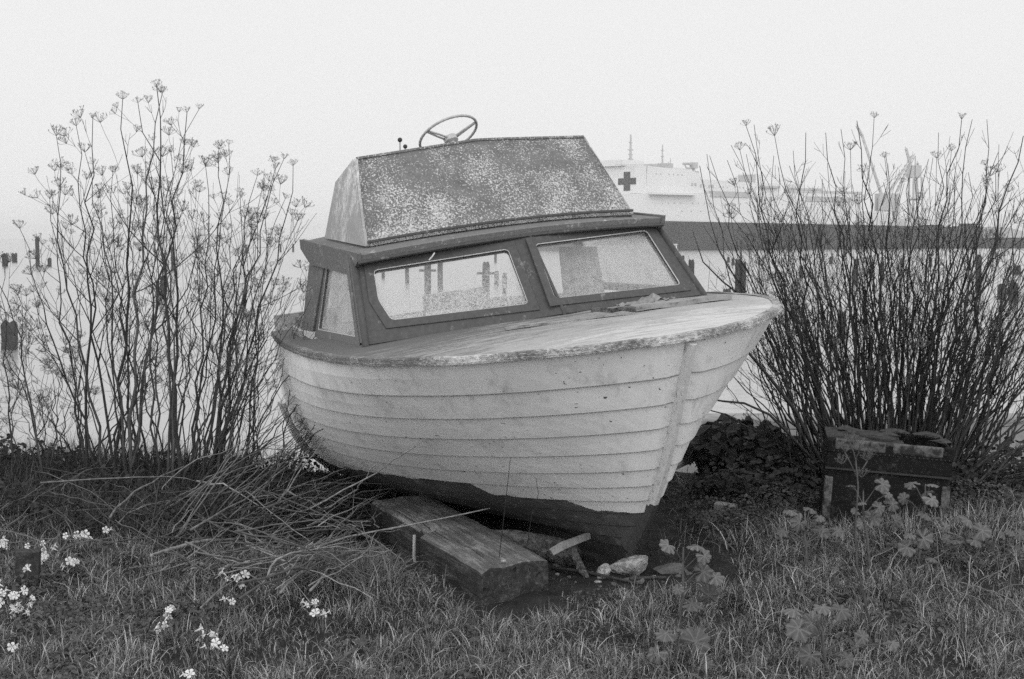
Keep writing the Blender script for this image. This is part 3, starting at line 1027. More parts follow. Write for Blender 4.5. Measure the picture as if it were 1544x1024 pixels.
# small things along the roof in front of the fairing
a = BM @ (bl(905, 334, 0, -1.80)); b = BM @ (bl(952, 327, 0, -1.80))
board('metal_bar', a, b, .014, .012, M['dark'], 'short dark bar lying on the cabin roof at the right foot of the fairing', 'bar', lift=.002)

# ------------------------------------------------------------------ timber, log, stones
def rock(name, c, r, mat, label, seed, cat='stone', group=None, rotz=0, flat=1.0, sub=3):
    bm = bmesh.new(); bmesh.ops.create_icosphere(bm, subdivisions=sub, radius=1)
    rg = random.Random(seed)
    pl = [(Vector((rg.gauss(0, 1), rg.gauss(0, 1), rg.gauss(0, .8))).normalized(), rg.uniform(.50, .80)) for _ in range(24)]
    for v in bm.verts:
        for n, d in pl:
            k = v.co.dot(n)
            if k > d: v.co -= n * (k - d) * .92
        v.co *= 1 + .03 * math.sin(v.co.x * 9 + seed) * math.cos(v.co.y * 8)
        v.co = Vector((v.co.x * r[0], v.co.y * r[1], v.co.z * r[2]))
    me = bpy.data.meshes.new(name); bm.to_mesh(me); bm.free(); me.materials.append(mat)
    o = bpy.data.objects.new(name, me); o.location = c; o.rotation_euler = (rg.uniform(-.15, .15), rg.uniform(-.15, .15), rotz)
    link(o)
    return tag(o, label, cat, group)


# squared timber with a notch, from under the hull towards the camera
na, nb = at(726, 861, 6.2), at(827, 841, 6.42)
fa, fb = at(551, 757, 7.85), at(648, 744, 8.0)
dwn = Vector((0, 0, -1))
tb = MB()
def sect(a, lo=.26):
    L_, R_ = na.lerp(fa, a), nb.lerp(fb, a)
    return L_, R_
segs = [0, .04, .12, .2, .28, .36, .44, .475, .49, .50, .515, .53, .60, .7, .8, .9, .97, 1.0]
V = []; Fc = []
rg = random.Random(8)
for i, a in enumerate(segs):
    L_, R_ = sect(a)
    inn = .055 if .475 < a < .53 else (.03 if a >= .53 else 0)
    s = (R_ - L_).normalized()
    for f, dz in ((0, 0), (.12, .002), (.35, .0), (.6, .004), (.88, .0), (1, 0)):
        base = L_.lerp(R_, f)
        if f == 0: base = base + s * inn
        V.append(base + Vector((0, 0, dz + rg.uniform(-.005, .005) - (.012 if f in (0, 1) else 0) - (.02 if .475 < a < .53 and f < .2 else 0))))
    h_ = .30
    for f in (1, .5, 0):
        V.append(L_.lerp(R_, f) + s * (inn if f == 0 else 0) + Vector((rg.uniform(-.006, .006), rg.uniform(-.006, .006), -h_)))
    V.append(L_ + s * inn + Vector((rg.uniform(-.006, .006), 0, -h_ * .5)))
ns = 10
for i in range(len(segs) - 1):
    for k in range(ns):
        k2 = (k + 1) % ns; Fc.append((i * ns + k, (i + 1) * ns + k, (i + 1) * ns + k2, i * ns + k2))
Fc.append(tuple(range(ns))); Fc.append(tuple((len(segs) - 1) * ns + k for k in range(ns))[::-1])
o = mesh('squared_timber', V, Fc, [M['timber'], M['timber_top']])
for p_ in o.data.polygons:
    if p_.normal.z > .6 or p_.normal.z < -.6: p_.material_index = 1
bv = o.modifiers.new('b', 'BEVEL'); bv.width = .008; bv.segments = 2; bv.limit_method = 'ANGLE'; bv.angle_limit = R(50)
tag(o, 'massive squared old timber beam jutting out from beneath the boat hull', 'timber beam')
# iron bolts on its side
mb = MB(); k = na.lerp(fa, .50)
mb.tube([k + Vector((-.012, -.01, -.01)), k + Vector((-.014, -.012, -.12)), k + Vector((.0, -.012, -.2))], .008, 6)
bo = mb.build('iron_spike', M['bead'], o)
mb = MB()
q0 = at(500, 838, 7.0); q1 = at(585, 815, 7.5)
mb.box((-.22, -.10, -.05), (.22, .10, .015))
o = mb.build('flat_board', M['timber'], bevel=.004); o.location = gnd(530, 838) + Vector((0, .1, .03)); o.rotation_euler = (0, .03, R(25))
tag(o, 'flat grey board half buried in litter left of the squared timber', 'board')
# round pale pebble on the timber
rock('pebble', at(759, 846, 6.33) + Vector((0, 0, .002)), (.017, .015, .009), M['stone'], 'small white pebble on the near end of the squared timber', 3, cat='pebble', sub=2)

# old log and scraps behind the timber end
def log(name, pts, rad, mat, label, cat='log', n=12, seed=1, group=None):
    rg = random.Random(seed)
    mb = MB(); mb.tube(pts, rad, n)
    o = mb.build(name, mat, smooth=True)
    for v in o.data.vertices:
        v.co.x += rg.uniform(-1, 1) * rad[0] * .10; v.co.z += rg.uniform(-1, 1) * rad[0] * .10
    return tag(o, label, cat, group)


g1 = gnd(790, 850); g2 = gnd(860, 858)
log('rotten_log', [g1 + Vector((-.25, .22, .07)), g1 + Vector((-.05, .16, .08)), g2 + Vector((-.10, .12, .075)), g2 + Vector((.0, .06, .06)), g2 + Vector((.03, .03, .05))], [.05, .055, .06, .07, .04], M['log'], 'short rotten log lying between the timber end and the keel', seed=3)
P0, P1 = at(850, 822, 6.72), at(887, 808, 6.85)
mb = MB(); mb.tube([P0 + Vector((-.06, -.02, -.03)), P0, P1], [.02, .022, .02], 4)
tag(mb.build('broken_plank', M['plank']), 'short broken plank end sticking up beside the rotten log', 'broken plank')
g3 = gnd(885, 872)
log('curved_bark', [g3 + Vector((-.06, .16, .13)), g3 + Vector((-.05, .10, .08)), g3 + Vector((-.02, .03, .03)), g3 + Vector((.0, -.03, .012))], [.016, .022, .022, .012], M['log'], 'curved strip of bark leaning down beside the round pale stone', 'bark', 6, 4)
def stone_at(px, py, w_, h_, dy, **k):
    g = gnd(px, py)
    return Vector((g.x, g.y + dy, g.z + h_ * .3))


def pr_(px, py, r, dz=.35):
    g = gnd(px, py); return g + Vector((0, r[1] * .7, r[2] * dz))


rock('stone', pr_(948, 872, (.118, .07, .055)) + Vector((0, 0, .03)), (.14, .085, .062), M['stone'], 'large pale wedge-shaped stone in front of the keel', 21, rotz=R(-16))
rock('stone', pr_(911, 872, (.042, .04, .045), .6), (.052, .048, .055), M['stone'], 'round pale stone left of the large wedge-shaped stone', 5, rotz=.3)
rock('stone', pr_(875, 861, (.035, .03, .025), .5), (.038, .03, .024), M['stone'], 'small pale stone near the curved strip of bark', 9, rotz=1.2)
rock('stone', pr_(955, 880, (.07, .04, .035), .2), (.10, .04, .030), M['stone_dark'], 'dark stone wedged under the large pale stone', 14, rotz=R(-10))
rock('stone', pr_(1010, 866, (.11, .06, .03), .6), (.115, .06, .034), M['stone_dark'], 'flat dark slab of stone right of the large pale stone', 17, rotz=R(-14))
rock('stone', pr_(901, 880, (.02, .02, .012)), (.022, .018, .012), M['stone'], 'tiny pale stone just below the round pale stone', 31, sub=2)
rock('stone', pr_(520, 742, (.12, .12, .09), .6) + Vector((0, .3, .05)), (.12, .10, .09), M['stone_dark'], 'dark rounded rock under the stern at the far end of the timber', 33)
rgs = random.Random(40)
for k, (px, py, w_) in enumerate(((840, 868, .016), (858, 872, .014), (925, 884, .020), (985, 874, .022), (1000, 880, .016), (868, 880, .012), (893, 866, .016), (1022, 872, .020), (840, 856, .020), (940, 890, .012), (975, 888, .016), (1040, 868, .018), (820, 872, .013), (1052, 858, .022))):
    rock('rubble_stone', pr_(px, py, (w_, w_, w_ * .6), .4), (w_ * rgs.uniform(.9, 1.4), w_, w_ * .65), M['stone'] if k % 3 == 0 else M['stone_dark'], 'small piece of rubble in the dirt around the stones', 60 + k, group='small rubble around the stones', rotz=rgs.uniform(0, 3), sub=2)
g = gnd(1095, 775)
mb = MB(); mb.box((-.065, -.035, 0), (.065, .035, .05)); o = mb.build('brick', M['concrete'], bevel=.006)
o.location = g + Vector((0, .03, .005)); o.rotation_euler = (.05, .08, R(-24)); tag(o, 'old brick lying on bare soil to the right of the bow', 'brick')
log('stick', [gnd(832, 862) + Vector((0, 0, .02)), gnd(880, 868) + Vector((0, 0, .02)), gnd(920, 877) + Vector((0, 0, .022)), gnd(962, 884) + Vector((0, 0, .01))], [.008, .008, .007, .004], M['dead'], 'thin pale stick lying in front of the stones', 'stick', 6, 2)
log('stick', [gnd(950, 881) + Vector((0, 0, .025)), gnd(985, 878) + Vector((0, 0, .022)), gnd(1005, 877) + Vector((0, 0, .02))], [.009, .009, .007], M['dead'], 'short pale stick right of the stones on the grass edge', 'stick', 6, 6)
# plank leaning behind the bow on the right
a = gnd(1000, 735) + Vector((0, .1, .05)); b = at(1052, 694, a.y + .35)
mb = MB(); d = (b - a); s = Vector((0, 1, .3)).normalized() * .07; up = Vector((-.2, 0, 1)).normalized() * .022
mb.hexa([a, b, b + s, a + s, a + up, b + up, b + s + up, a + s + up])
tag(mb.build('leaning_plank', M['plank'], bevel=.002), 'grey plank propped slanting up to the right just behind the bow', 'plank')

# ------------------------------------------------------------------ old travel chest on the right
A0 = gnd(1250, 790); A0.y = 7.5; A0.x = at(1249, 700, 7.5).x
ch = empty('travel_chest', label='old dark travel chest with torn lid in front of the right thicket', cat='chest')
ux = Vector((.985, -.17, -.065)).normalized(); uy = Vector((.13, .99, .02)); uy = (uy - ux * uy.dot(ux)).normalized(); uz = ux.cross(uy)
topA = at(1249, 662, 7.5)
CM = Matrix((ux, uy, uz)).transposed().to_4x4(); CM.translation = topA
ch.matrix_world = CM
W_, D_, H_ = .645, .47, .52
mb = MB(); mb.box((.008, .008, -H_), (W_ - .008, D_ - .008, -.158)); mb.build('body', M['trunk_body'], ch, bevel=.012)
# lid: front and sides as a rim, top with a torn opening at the right
lid = MB()
lid.box((0, 0, -.150), (W_, .018, -.006)); lid.box((0, D_ - .016, -.150), (W_, D_, -.012)); lid.box((0, .016, -.150), (.016, D_ - .016, -.012)); lid.box((W_ - .016, .016, -.150), (W_, D_ - .016, -.012))
lo = lid.build('lid', M['trunk_body'], ch, bevel=.006)
rg = random.Random(3)
V = []; Fc = []
nx_, ny_ = 40, 26
for j in range(ny_ + 1):
    for i in range(nx_ + 1):
        x = W_ * i / nx_; y = D_ * j / ny_
        z = -.004 - .03 * (math.exp(-((x - .45) / .2) ** 2) * math.sin(math.pi * j / ny_)) + rg.uniform(-.0025, .0025) + .010 * math.sin(x * 26) * math.sin(y * 19) * (j not in (0, ny_)) * .5
        V.append((x, y, z))
def torn(i, j):
    x = i / nx_; y = j / ny_
    return x > .60 and x < .965 and .22 + .12 * math.sin(i * .9) * .4 < y < .97 and (y - .25) > (x - .62) * -.9 and y < 1.05 - (.9 - x) * .15 and (x - .60) > (1 - y) * .10
for j in range(ny_):
    for i in range(nx_):
        if torn(i, j): continue
        a = j * (nx_ + 1) + i; Fc.append((a, a + 1, a + nx_ + 2, a + nx_ + 1))
tp = mesh('lid_top', V, Fc, M['trunk_top'], lo)
tp.modifiers.new('s', 'SOLIDIFY').thickness = .006
# torn flaps and peeling layers of the covering
for k, (x, y, l_, w2, rz) in enumerate(((.38, .42, .16, .03, -.1), (.16, .30, .10, .02, .2), (.07, .12, .07, .02, 1.0), (.24, .22, .12, .018, -.2), (.33, .27, .14, .016, .1), (.12, .38, .12, .02, .5), (.55, .40, .14, .04, -.5), (.60, .20, .09, .04, -.9))):
    V = []; Fc = []
    for i in range(9):
        for j in range(3):
            V.append((-l_ / 2 + l_ * i / 8, (j - 1) * w2 + rg.uniform(-.003, .003), .002 + .016 * (j / 2) * math.sin(math.pi * i / 8) + rg.uniform(0, .004)))
    for i in range(8):
        for j in range(2): a = i * 3 + j; Fc.append((a, a + 3, a + 4, a + 1))
    o = mesh('torn_flap', V, Fc, M['trunk_top'], lo); o.location = (x, y, .004); o.rotation_euler = (0, 0, rz)
mb = MB()
# pale worn binding along the front edge and up the corners
mb.box((.02, -.006, -.052), (.30, .03, .004)); mb.box((.335, -.006, -.052), (W_ - .05, .03, .004))
mb.build('edge_binding', M['trunk_edge'], lo, bevel=.010)
mb = MB()
for x in np.arange(.03, W_, .022):
    mb.box((x, -.009, -.062), (x + .007, .0, -.056))
mb.build('tacks', M['dark'], lo)
mb = MB(); mb.box((-.004, -.007, -.158), (W_ + .004, .01, -.148)); mb.build('lid_seam', M['dark'], lo)
for x in (-.004, W_ - .045):
    mb = MB(); mb.box((x, -.008, -.070), (x + .05, .05, .007)); mb.build('corner_cap', M['trunk_body'], lo, bevel=.012)
    mb = MB(); mb.box((x + .003, -.006, -.42), (x + .046, .03, -.20)); mb.build('corner_strip', M['trunk_edge'], ch, bevel=.005)

# ------------------------------------------------------------------ seawall behind, on the right
mb = MB()
x0, x1 = at(1000, 640, 12.9).x, 9.0
zt = at(1110, 632, 12.9).z
mb.box((x0, 12.9, -2.6), (x1, 13.35, zt))
mb.box((x0 - .0, 12.86, zt + .003), (x1 + .01, 13.40, zt + .10)) if False else None
tag(mb.build('seawall', M['concrete'], bevel=.02), 'low pale concrete seawall standing in the water behind the right thicket', 'seawall')

# ------------------------------------------------------------------ pilings in the water
rg = random.Random(11)
def piling(px, top, base, wpx, label, group='old pilings standing in the water', cap=0, lean=0.0, jag=True, Y=None):
    b = wat(px, base) if Y is None else at(px, base, Y)
    Y = b.y
    m_ = Y / F
    r = wpx * m_ / 2
    h_ = (base - top) * m_
    e = None
    n = 10
    bm_ = MB()
    zs = [-1.2, 0, h_ * .35, h_ * .7, h_ * .93, h_]
    V = []; Fc = []
    ph = rg.random() * 6
    for i, z in enumerate(zs):
        for k in range(n):
            a = 2 * math.pi * k / n
            rr = r * (1 + .08 * math.sin(3 * a + ph) + .05 * math.sin(i * 2 + a + ph)) * (.9 if i == 5 else 1)
            zz = z + (r * .5 * math.sin(a * 2 + ph) if (i == 5 and jag) else 0)
            V.append((rr * math.cos(a) + lean * z, rr * math.sin(a), zz))
    for i in range(len(zs) - 1):
        for k in range(n): k2 = (k + 1) % n; Fc.append((i * n + k, i * n + k2, i * n + n + k2, i * n + n + k))
    Fc.append(tuple(5 * n + k for k in range(n)))
    bm_.add(V, Fc)
    if cap:
        o = empty('piling', b, label, 'piling', group)
        bm_.build('shaft', M['pile'], o)
        c = MB(); c.box((-cap * m_ / 2, -r * .7, h_ * .74), (cap * m_ / 2, r * .7, h_ * .74 + 3.4 * m_)); c.build('crosspiece', M['pile'], o)
    else:
        o = bm_.build('piling', M['pile']); o.location = b; tag(o, label, 'piling', group)
    return o


piling(15, 488, 527, 24, 'thick broken piling stump nearest the left edge, with weeds on top')
piling(8, 384, 402, 9, 'short dark piling at the far left edge, first of a distant row')
piling(22, 383, 396, 8, 'squat piling just right of the one at the far left edge')
piling(57, 358, 402, 6, 'tallest thin piling at the left, beyond the left thicket')
piling(75, 390, 402, 6, 'short piling just right of the tallest thin piling at the left')
piling(233, 367, 380, 3, 'small distant piling under the left end of the faint shore')
piling(245, 416, 446, 7, 'middle-distance piling seen through the left thicket, nearer and lower one')
piling(261, 373, 408, 6, 'taller piling seen through the middle of the left thicket')
piling(302, 374, 381, 3, 'tiny distant piling stub below the right end of the faint shore')
piling(371, 369, 381, 3, 'thin distant piling seen between stems at the right of the left thicket')
piling(423, 368, 380, 3, 'thin distant piling left of the cabin, left one of a pair')
piling(442, 368, 380, 3, 'thin distant piling left of the cabin, right one of a pair')
piling(45, 378, 381, 5, 'tiny distant piling stub between the tall thin piling and the left edge')
for px, tp_, bs, w_, cp, lb in ((578, 405, 420, 5, 0, 'small piling seen through the left windscreen pane, first from the left'), (614, 402, 428, 6, 0, 'thin piling seen through the left windscreen pane, second from the left'),
        (645, 392, 460, 10, 25, 'broad piling with a crosspiece seen through the left windscreen pane, left of centre'), (664, 390, 442, 8, 0, 'plain tall piling seen through the left windscreen pane, beside the one with a crosspiece'),
        (733, 397, 462, 11, 28, 'broad piling with a crosspiece seen through the right half of the left windscreen pane'), (749, 410, 430, 7, 0, 'short piling right of the crosspiece seen through the left windscreen pane'),
        (761, 413, 442, 7, 0, 'short piling furthest right in the left windscreen pane'), (747, 381, 396, 4, 0, 'tiny far piling at the top right of the left windscreen pane')):
    piling(px, tp_, bs, w_, lb, cap=cp)
piling(1042, 393, 442, 9, 'plain dark piling just right of the cabin')
piling(1030, 386, 393, 4, 'tiny distant piling stub above the plain dark piling right of the cabin')
o = piling(1112, 392, 470, 9, 'left half of the split piling pair between the cabin and the right thicket')
o = piling(1120, 396, 470, 8, 'right half of the split piling pair between the cabin and the right thicket')
piling(1117, 362, 396, 3, 'thin pale pole standing behind the split piling pair')
piling(1098, 388, 396, 4, 'tiny stub left of the split piling pair, left of two')
piling(1105, 390, 400, 4, 'tiny stub left of the split piling pair, right of two')
piling(1096, 437, 452, 12, 'low cut-off piling with a twig on top, above the bow deck')
for px, tp_, bs, w_ in ((1253, 388, 398, 6), (1360, 390, 400, 5), (1403, 390, 402, 5), (1208, 402, 420, 6), (1290, 392, 430, 7), (1330, 395, 425, 6), (1268, 470, 510, 13), (1475, 386, 440, 9)):
    piling(px, tp_, bs, w_, 'dark piling half hidden behind the stems of the right thicket', group='pilings behind the right thicket')
piling(1510, 430, 452, 12, 'thick stub at the right edge, left one of a pair')
piling(1528, 428, 456, 14, 'thick stub at the right edge, right one of a pair')
piling(1534, 402, 414, 10, 'squat stub near the right edge, above the thick pair')

#@@SHIP
# ------------------------------------------------------------------ hospital ship
DS = 386.0
ori = wat(985, 378.3)
ship = empty('hospital_ship', ori, 'huge white hospital ship with dark lower hull and cross, across the water', 'ship')
dirv = wat(1492, 374.2) - ori
yaw = math.atan2(dirv.y, dirv.x)
LS = dirv.length
ship.rotation_euler = (0, 0, yaw)
cy, sy = math.cos(yaw), math.sin(yaw)
def sh(px, py, wofs=0.0):
    """ship frame (along, height) where a sight line meets the near side plane shifted back by wofs"""
    d = ray(px, py)
    nrm = Vector((-sy, cy, 0))
    o0 = ori + nrm * wofs
    k = (o0 - CO).dot(nrm) / d.dot(nrm)
    P = CO + d * k - ori
    return P.x * cy + P.y * sy, P.z
def sbox(mb, px0, py0, px1, py1, w0, w1, zb=None):
    a, z1 = sh(px0, py0, w0); b, _ = sh(px1, py0, w0); _, z0 = sh(px0, py1, w0)
    if zb is not None: z0 = zb
    mb.box((a, w0, z0), (b, w1, z1))
BW = 30.0
zd = sh(985, 333)[1]
def hull_prism(z0, z1, mat, name, l0=0.0, flare=0.0, sheer=(1, 1)):
    xs_l = sh(838, 378)[0]
    st = [(xs_l, .5), (xs_l + 8, .62), (xs_l + 18, .80), (xs_l + 30, .95), (0, 1.0), (LS * .5, 1.0), (LS * .92, 1.0), (LS, .82)]
    V = []; Fc = []
    for i, (x, b) in enumerate(st):
        hw = BW / 2
        zt_ = z1
        if z1 == zd and x > 0: zt_ = z1 * (1 - .14 * x / LS)
        w0, w1 = hw - hw * b, hw + hw * b
        if x == xs_l: w0, w1 = hw - .6, hw + .6
        x2 = x - flare * (1 if i == 0 else .6 if i == 1 else 0)
        V += [(x, w0, z0), (x2, w0, zt_), (x2, w1, zt_), (x, w1, z0)]
    for i in range(len(st) - 1):
        for k in range(4): k2 = (k + 1) % 4; Fc.append((i * 4 + k, i * 4 + k2, i * 4 + 4 + k2, i * 4 + 4 + k))
    Fc.append((0, 1, 2, 3)); e = (len(st) - 1) * 4; Fc.append((e + 3, e + 2, e + 1, e))
    return mesh(name, V, Fc, mat, ship)
hull_prism(-2, zd, M['ship_dark'], 'hull')
# white topsides: forward raised part stepping down aft
mb = MB()
z2 = sh(985, 300)[1]
V = []
def white_block(pl, w0, w1):
    # polygon of (px,py) on the near side, extruded
    P = [sh(px, py, w0) for px, py in pl]
    n = len(P)
    V = [(a, w0, z) for a, z in P] + [(a, w1, z) for a, z in P]
    return V, [tuple(range(n))[::-1], tuple(range(n, 2 * n))] + [(i, (i + 1) % n, n + (i + 1) % n, n + i) for i in range(n)]
mb.add(*white_block([(905, 333.5), (1290, 341.5), (1292, 293), (1178, 291), (1150, 291), (985, 292), (905, 292)], .4, BW - .4))
mb.build('topsides', M['ship_white'], ship)
mb = MB()
mb.add(*white_block([(974, 291.8), (1178, 291.0), (1178, 277), (1055, 272), (1055, 262), (1042, 257), (976, 250)], 2.0, BW - 2))
sup = mb.build('superstructure', M['ship_white'], ship)
# bridge front: wide face turned towards the left, bearing the cross
x_f, _ = sh(974, 300, 2.0)
zf1 = sh(974, 250, 2.0)[1]; zf0 = sh(974, 292, 2.0)[1]
mb = MB(); mb.box((x_f - 4, 1.9, zf0), (x_f + .0, BW + 12, zf1 - .05)); mb.build('bridge_block', M['ship_white'], ship)
mb = MB(); mb.box((x_f - 5, 6, zf1 + .05), (x_f + 3, BW + 10, zf1 + 1.6)); wl = mb.build('wheelhouse', M['ship_white'], ship)
for k in range(7):
    mb = MB(); mb.box((x_f - 5.15, 16 + k * 2.3, zf1 + .55), (x_f - 5.0, 17.5 + k * 2.3, zf1 + 1.15)); mb.build('window', M['ship_dark'], wl)
# cross on the front face (plane along = x_f-4, facing -along)
def shx(px, py, xa):
    d = ray(px, py); nrm = Vector((cy, sy, 0)); o0 = ori + nrm * xa
    k = (o0 - CO).dot(nrm) / d.dot(nrm); P = CO + d * k - ori
    return -P.x * sy + P.y * cy, P.z
xa = x_f - 4.0
c1, c2 = shx(945.5, 273.5, xa)
hw_ = abs(shx(931.5, 273.5, xa)[0] - shx(958, 273.5, xa)[0]) / 2; hh_ = abs(shx(945, 259, xa)[1] - shx(945, 287.5, xa)[1]) / 2
tw, th_ = hw_ * .36, hh_ * .34
pg = [(-tw, -hh_), (tw, -hh_), (tw, -th_), (hw_, -th_), (hw_, th_), (tw, th_), (tw, hh_), (-tw, hh_), (-tw, th_), (-hw_, th_), (-hw_, -th_), (-tw, -th_)]
V = [(xa - .12, c1 + a, c2 + b) for a, b in pg] + [(xa + .05, c1 + a, c2 + b) for a, b in pg]
mesh('cross_emblem', V, [tuple(range(12)), tuple(range(12, 24))[::-1]] + [(i, (i + 1) % 12, 12 + (i + 1) % 12, 12 + i) for i in range(12)], M['ship_cross'], ship)
# knuckle shadow ledge under the bridge, long side opening, windows
mb = MB(); sbox(mb, 984, 290, 1052, 293, -1.2, 1.0); mb.build('ledge', M['ship_white'], ship)
mb = MB(); sbox(mb, 1072, 288, 1130, 296.5, .15, 1.0); mb.build('gallery_opening', M['ship_grey'], ship)
for px, py in ((1044, 278), (1049, 278), (1057, 280), (1062, 280), (1070, 281), (1075, 281)):
    mb = MB(); sbox(mb, px - 1.4, py - 2.2, px + 1.4, py + 2.2, 1.9, 2.1); mb.build('window', M['ship_grey'], sup)
for row, (pxa, pxb, ya, yb, stp) in enumerate(((990, 1280, 306, 309, 9), (1000, 1270, 318, 320.5, 14), (990, 1035, 262, 264, 6), (1085, 1170, 282, 283, 6))):
    n_ = int((pxb - pxa) / stp)
    for i in range(n_):
        if (i * 7 + row * 3) % 5 == 0: continue
        px_ = pxa + (pxb - pxa) * i / n_; py_ = ya + (yb - ya) * i / n_
        if row > 1: wv = 1.9
        else: wv = .3
        mb = MB(); sbox(mb, px_ - .7, py_ - .8, px_ + .7, py_ + .8, wv, wv + .3); mb.build('porthole', M['ship_grey'], ship if row < 2 else sup)
# roof things: masts, rail, crane, deck clutter
def smast(px, top, base, w_, arms, wofs=10):
    a, zt_ = sh(px, top, wofs); _, zb_ = sh(px, base, wofs)
    mb = MB(); mb.tube([(a, wofs, zb_), (a, wofs, zt_)], [w_ * .10, w_ * .05], 6)
    for py, half in arms:
        _, z = sh(px, py, wofs); mb.box((a - half * .19, wofs - .15, z - .14), (a + half * .19, wofs + .15, z + .14))
    mb.build('mast', M['ship_grey'], ship)
smast(951, 203, 250, 5, ((215, 3), (226, 5), (233, 4), (240, 5)))
smast(999, 218, 252, 3.4, ((227, 2.4), (236, 2.6)))
smast(1008, 244, 256, 2, ())
smast(1011, 238, 256, 2, ())
mb = MB(); a, z = sh(926, 246, 12); mb.box((a, 12, z - 4), (a + 5, 18, z + 1.0)); mb.build('radar_platform', M['ship_white'], ship)
mb = MB()
for px0, px1, t0, b0 in ((1003, 1015, 246, 257), (1040, 1054, 257.5, 271), (983, 992, 247, 253), (960, 980, 247, 251)):
    sbox(mb, px0, t0, px1, b0, 8, 13)
mb.build('deckhouse', M['ship_grey'], ship)
# deck crane (bracket shape)
mb = MB()
a, z = sh(1046, 262, 8); b, z3 = sh(1030, 247, 8); c_, z4 = sh(1048, 250, 8)
mb.tube([(a, 8, z), (a, 8, z4)], .5, 6); mb.tube([(b, 8, z3), ((b + a) / 2, 8, z3 + .1), (a, 8, z4)], .35, 6); mb.tube([(b + .6, 8, z3), (b + 1.2, 8, z3 - 1.1), (a, 8, z4 - .9)], .22, 6); mb.box((a - .9, 7.3, z4 - .7), (a + 1.0, 8.7, z4 + .9))
mb.build('deck_crane', M['ship_grey'], ship)
# midship house (grey front, pale side), aft decks
mb = MB(); sbox(mb, 1139.2, 263, 1140, 278, 6.2, 13); mb.build('house_front', M['ship_grey'], ship)
mb = MB(); sbox(mb, 1140.1, 262, 1182, 291, 6, 13.3); mb.build('midship_house', M['ship_white'], ship)
mb = MB(); sbox(mb, 1150, 280, 1176, 283, 1.0, 5.8); sbox(mb, 1190, 286, 1300, 291, 8, 12); sbox(mb, 1200, 283, 1240, 286, 8, 11); mb.build('upper_deck', M['ship_grey'], ship)
mb = MB(); sbox(mb, 1216, 296, 1284, 303, .1, .9); mb.build('gallery_opening', M['ship_grey'], ship)
mb = MB(); sbox(mb, 1292, 318, 1345, 345, 4, 22); sbox(mb, 1200, 277, 1212, 286, 9, 15); sbox(mb, 1366, 330, 1400, 346, 6, 20); mb.build('aft_house', M['ship_white'], ship)
mb = MB()
for px0, px1, t0 in ((1282, 1296, 335), (1412, 1422, 339), (1455, 1478, 341), (1466, 1472, 337), (1172, 1180, 326), (1240, 1246, 331)):
    sbox(mb, px0, t0, px1, 347, -.05 + 1, 6)
mb.build('deck_gear', M['ship_dark'], ship)
# railing lines on the upper decks
mb = MB()
for (pxa, pxb, ya, yb) in ((1056, 1116, 271, 274.5), (976, 1040, 249, 256), (928, 974, 247.5, 248.5)):
    a0, z0_ = sh(pxa, ya, 2.2); a1, z1_ = sh(pxb, yb, 2.2)
    n_ = 14
    for i in range(n_ + 1):
        f = i / n_; x = a0 + (a1 - a0) * f; z = z0_ + (z1_ - z0_) * f
        mb.box((x - .04, 2.2, z - 1.3), (x + .04, 2.28, z))
    mb.tube([(a0, 2.24, z0_), (a1, 2.24, z1_)], .06, 4)
mb.build('railing', M['ship_grey'], ship)

# work boat by the waterline under the bow flare
wbp = wat(1010, 379.5)
wb = empty('work_boat', wbp, 'small pale work boat moored low beside the dark ship hull', 'work boat')
k = wbp.y / F
mb = MB()
mb.hexa([(-20 * k, -1, -.2), (11 * k, -1, -.2), (11 * k, 1.4, -.2), (-20 * k, 1.4, -.2), (-23 * k, -1.3, 4 * k), (12 * k, -1.3, 4 * k), (12 * k, 1.6, 4 * k), (-23 * k, 1.6, 4 * k)])
mb.build('hull', M['ship_grey'], wb)
mb = MB(); mb.box((-2 * k, -.9, 4.02 * k), (10 * k, 1.0, 10.5 * k)); mb.box((-3 * k, -1.1, 10.55 * k), (11 * k, 1.2, 11.6 * k)); mb.build('cabin', M['ship_white'], wb)
mb = MB(); mb.box((0, -1.0, 6 * k), (3 * k, -.91, 9 * k)); mb.box((5 * k, -1.0, 6 * k), (8 * k, -.91, 9 * k)); mb.build('window', M['ship_dark'], wb)
mb = MB(); mb.tube([(-18 * k, -1, 4 * k), (-18 * k, -1, 8 * k), (-12 * k, -1, 9 * k), (-6 * k, -1, 8 * k), (-6 * k, -1, 4 * k)], .12, 5); mb.tube([(-12 * k, -1, 4 * k), (-12 * k, -1, 9 * k)], .1, 5); mb.build('frame', M['ship_white'], wb)

# harbour cranes beyond the ship
def crane(Y, foot, legs, mast_top, boom, label, cab):
    g = at(foot[0], foot[1], Y); o = empty('harbour_crane', g, label, 'crane', 'harbour cranes beyond the ship')
    def P(px, py): return at(px, py, Y) - g
    mb = MB()
    for (x0, y0, x1, y1) in legs:
        for dy in (-3, 3): mb.tube([P(x0, y0) + Vector((0, dy, 0)), P(x1, y1) + Vector((0, dy, 0))], .42, 5)
    mb.build('portal', M['ship_grey'], o)
    mb = MB(); a = P(cab[0], cab[3]); b = P(cab[2], cab[1]); mb.box((a.x, -3, a.z), (b.x, 3, b.z)); mb.build('cab', M['ship_grey'], o)
    mb = MB()
    for (x0, y0, x1, y1) in boom:
        A_, B_ = P(x0, y0), P(x1, y1)
        for dy in (-1.2, 1.2):
            mb.tube([A_ + Vector((0, dy, 0)), B_ + Vector((0, dy, 0))], [.28, .16], 4)
        n_ = 9
        for i in range(n_): mb.tube([A_.lerp(B_, i / n_) + Vector((0, -1.2, 0)), A_.lerp(B_, (i + 1) / n_) + Vector((0, 1.2, .8))], .16, 4)
    mb.build('boom', M['ship_grey'], o)
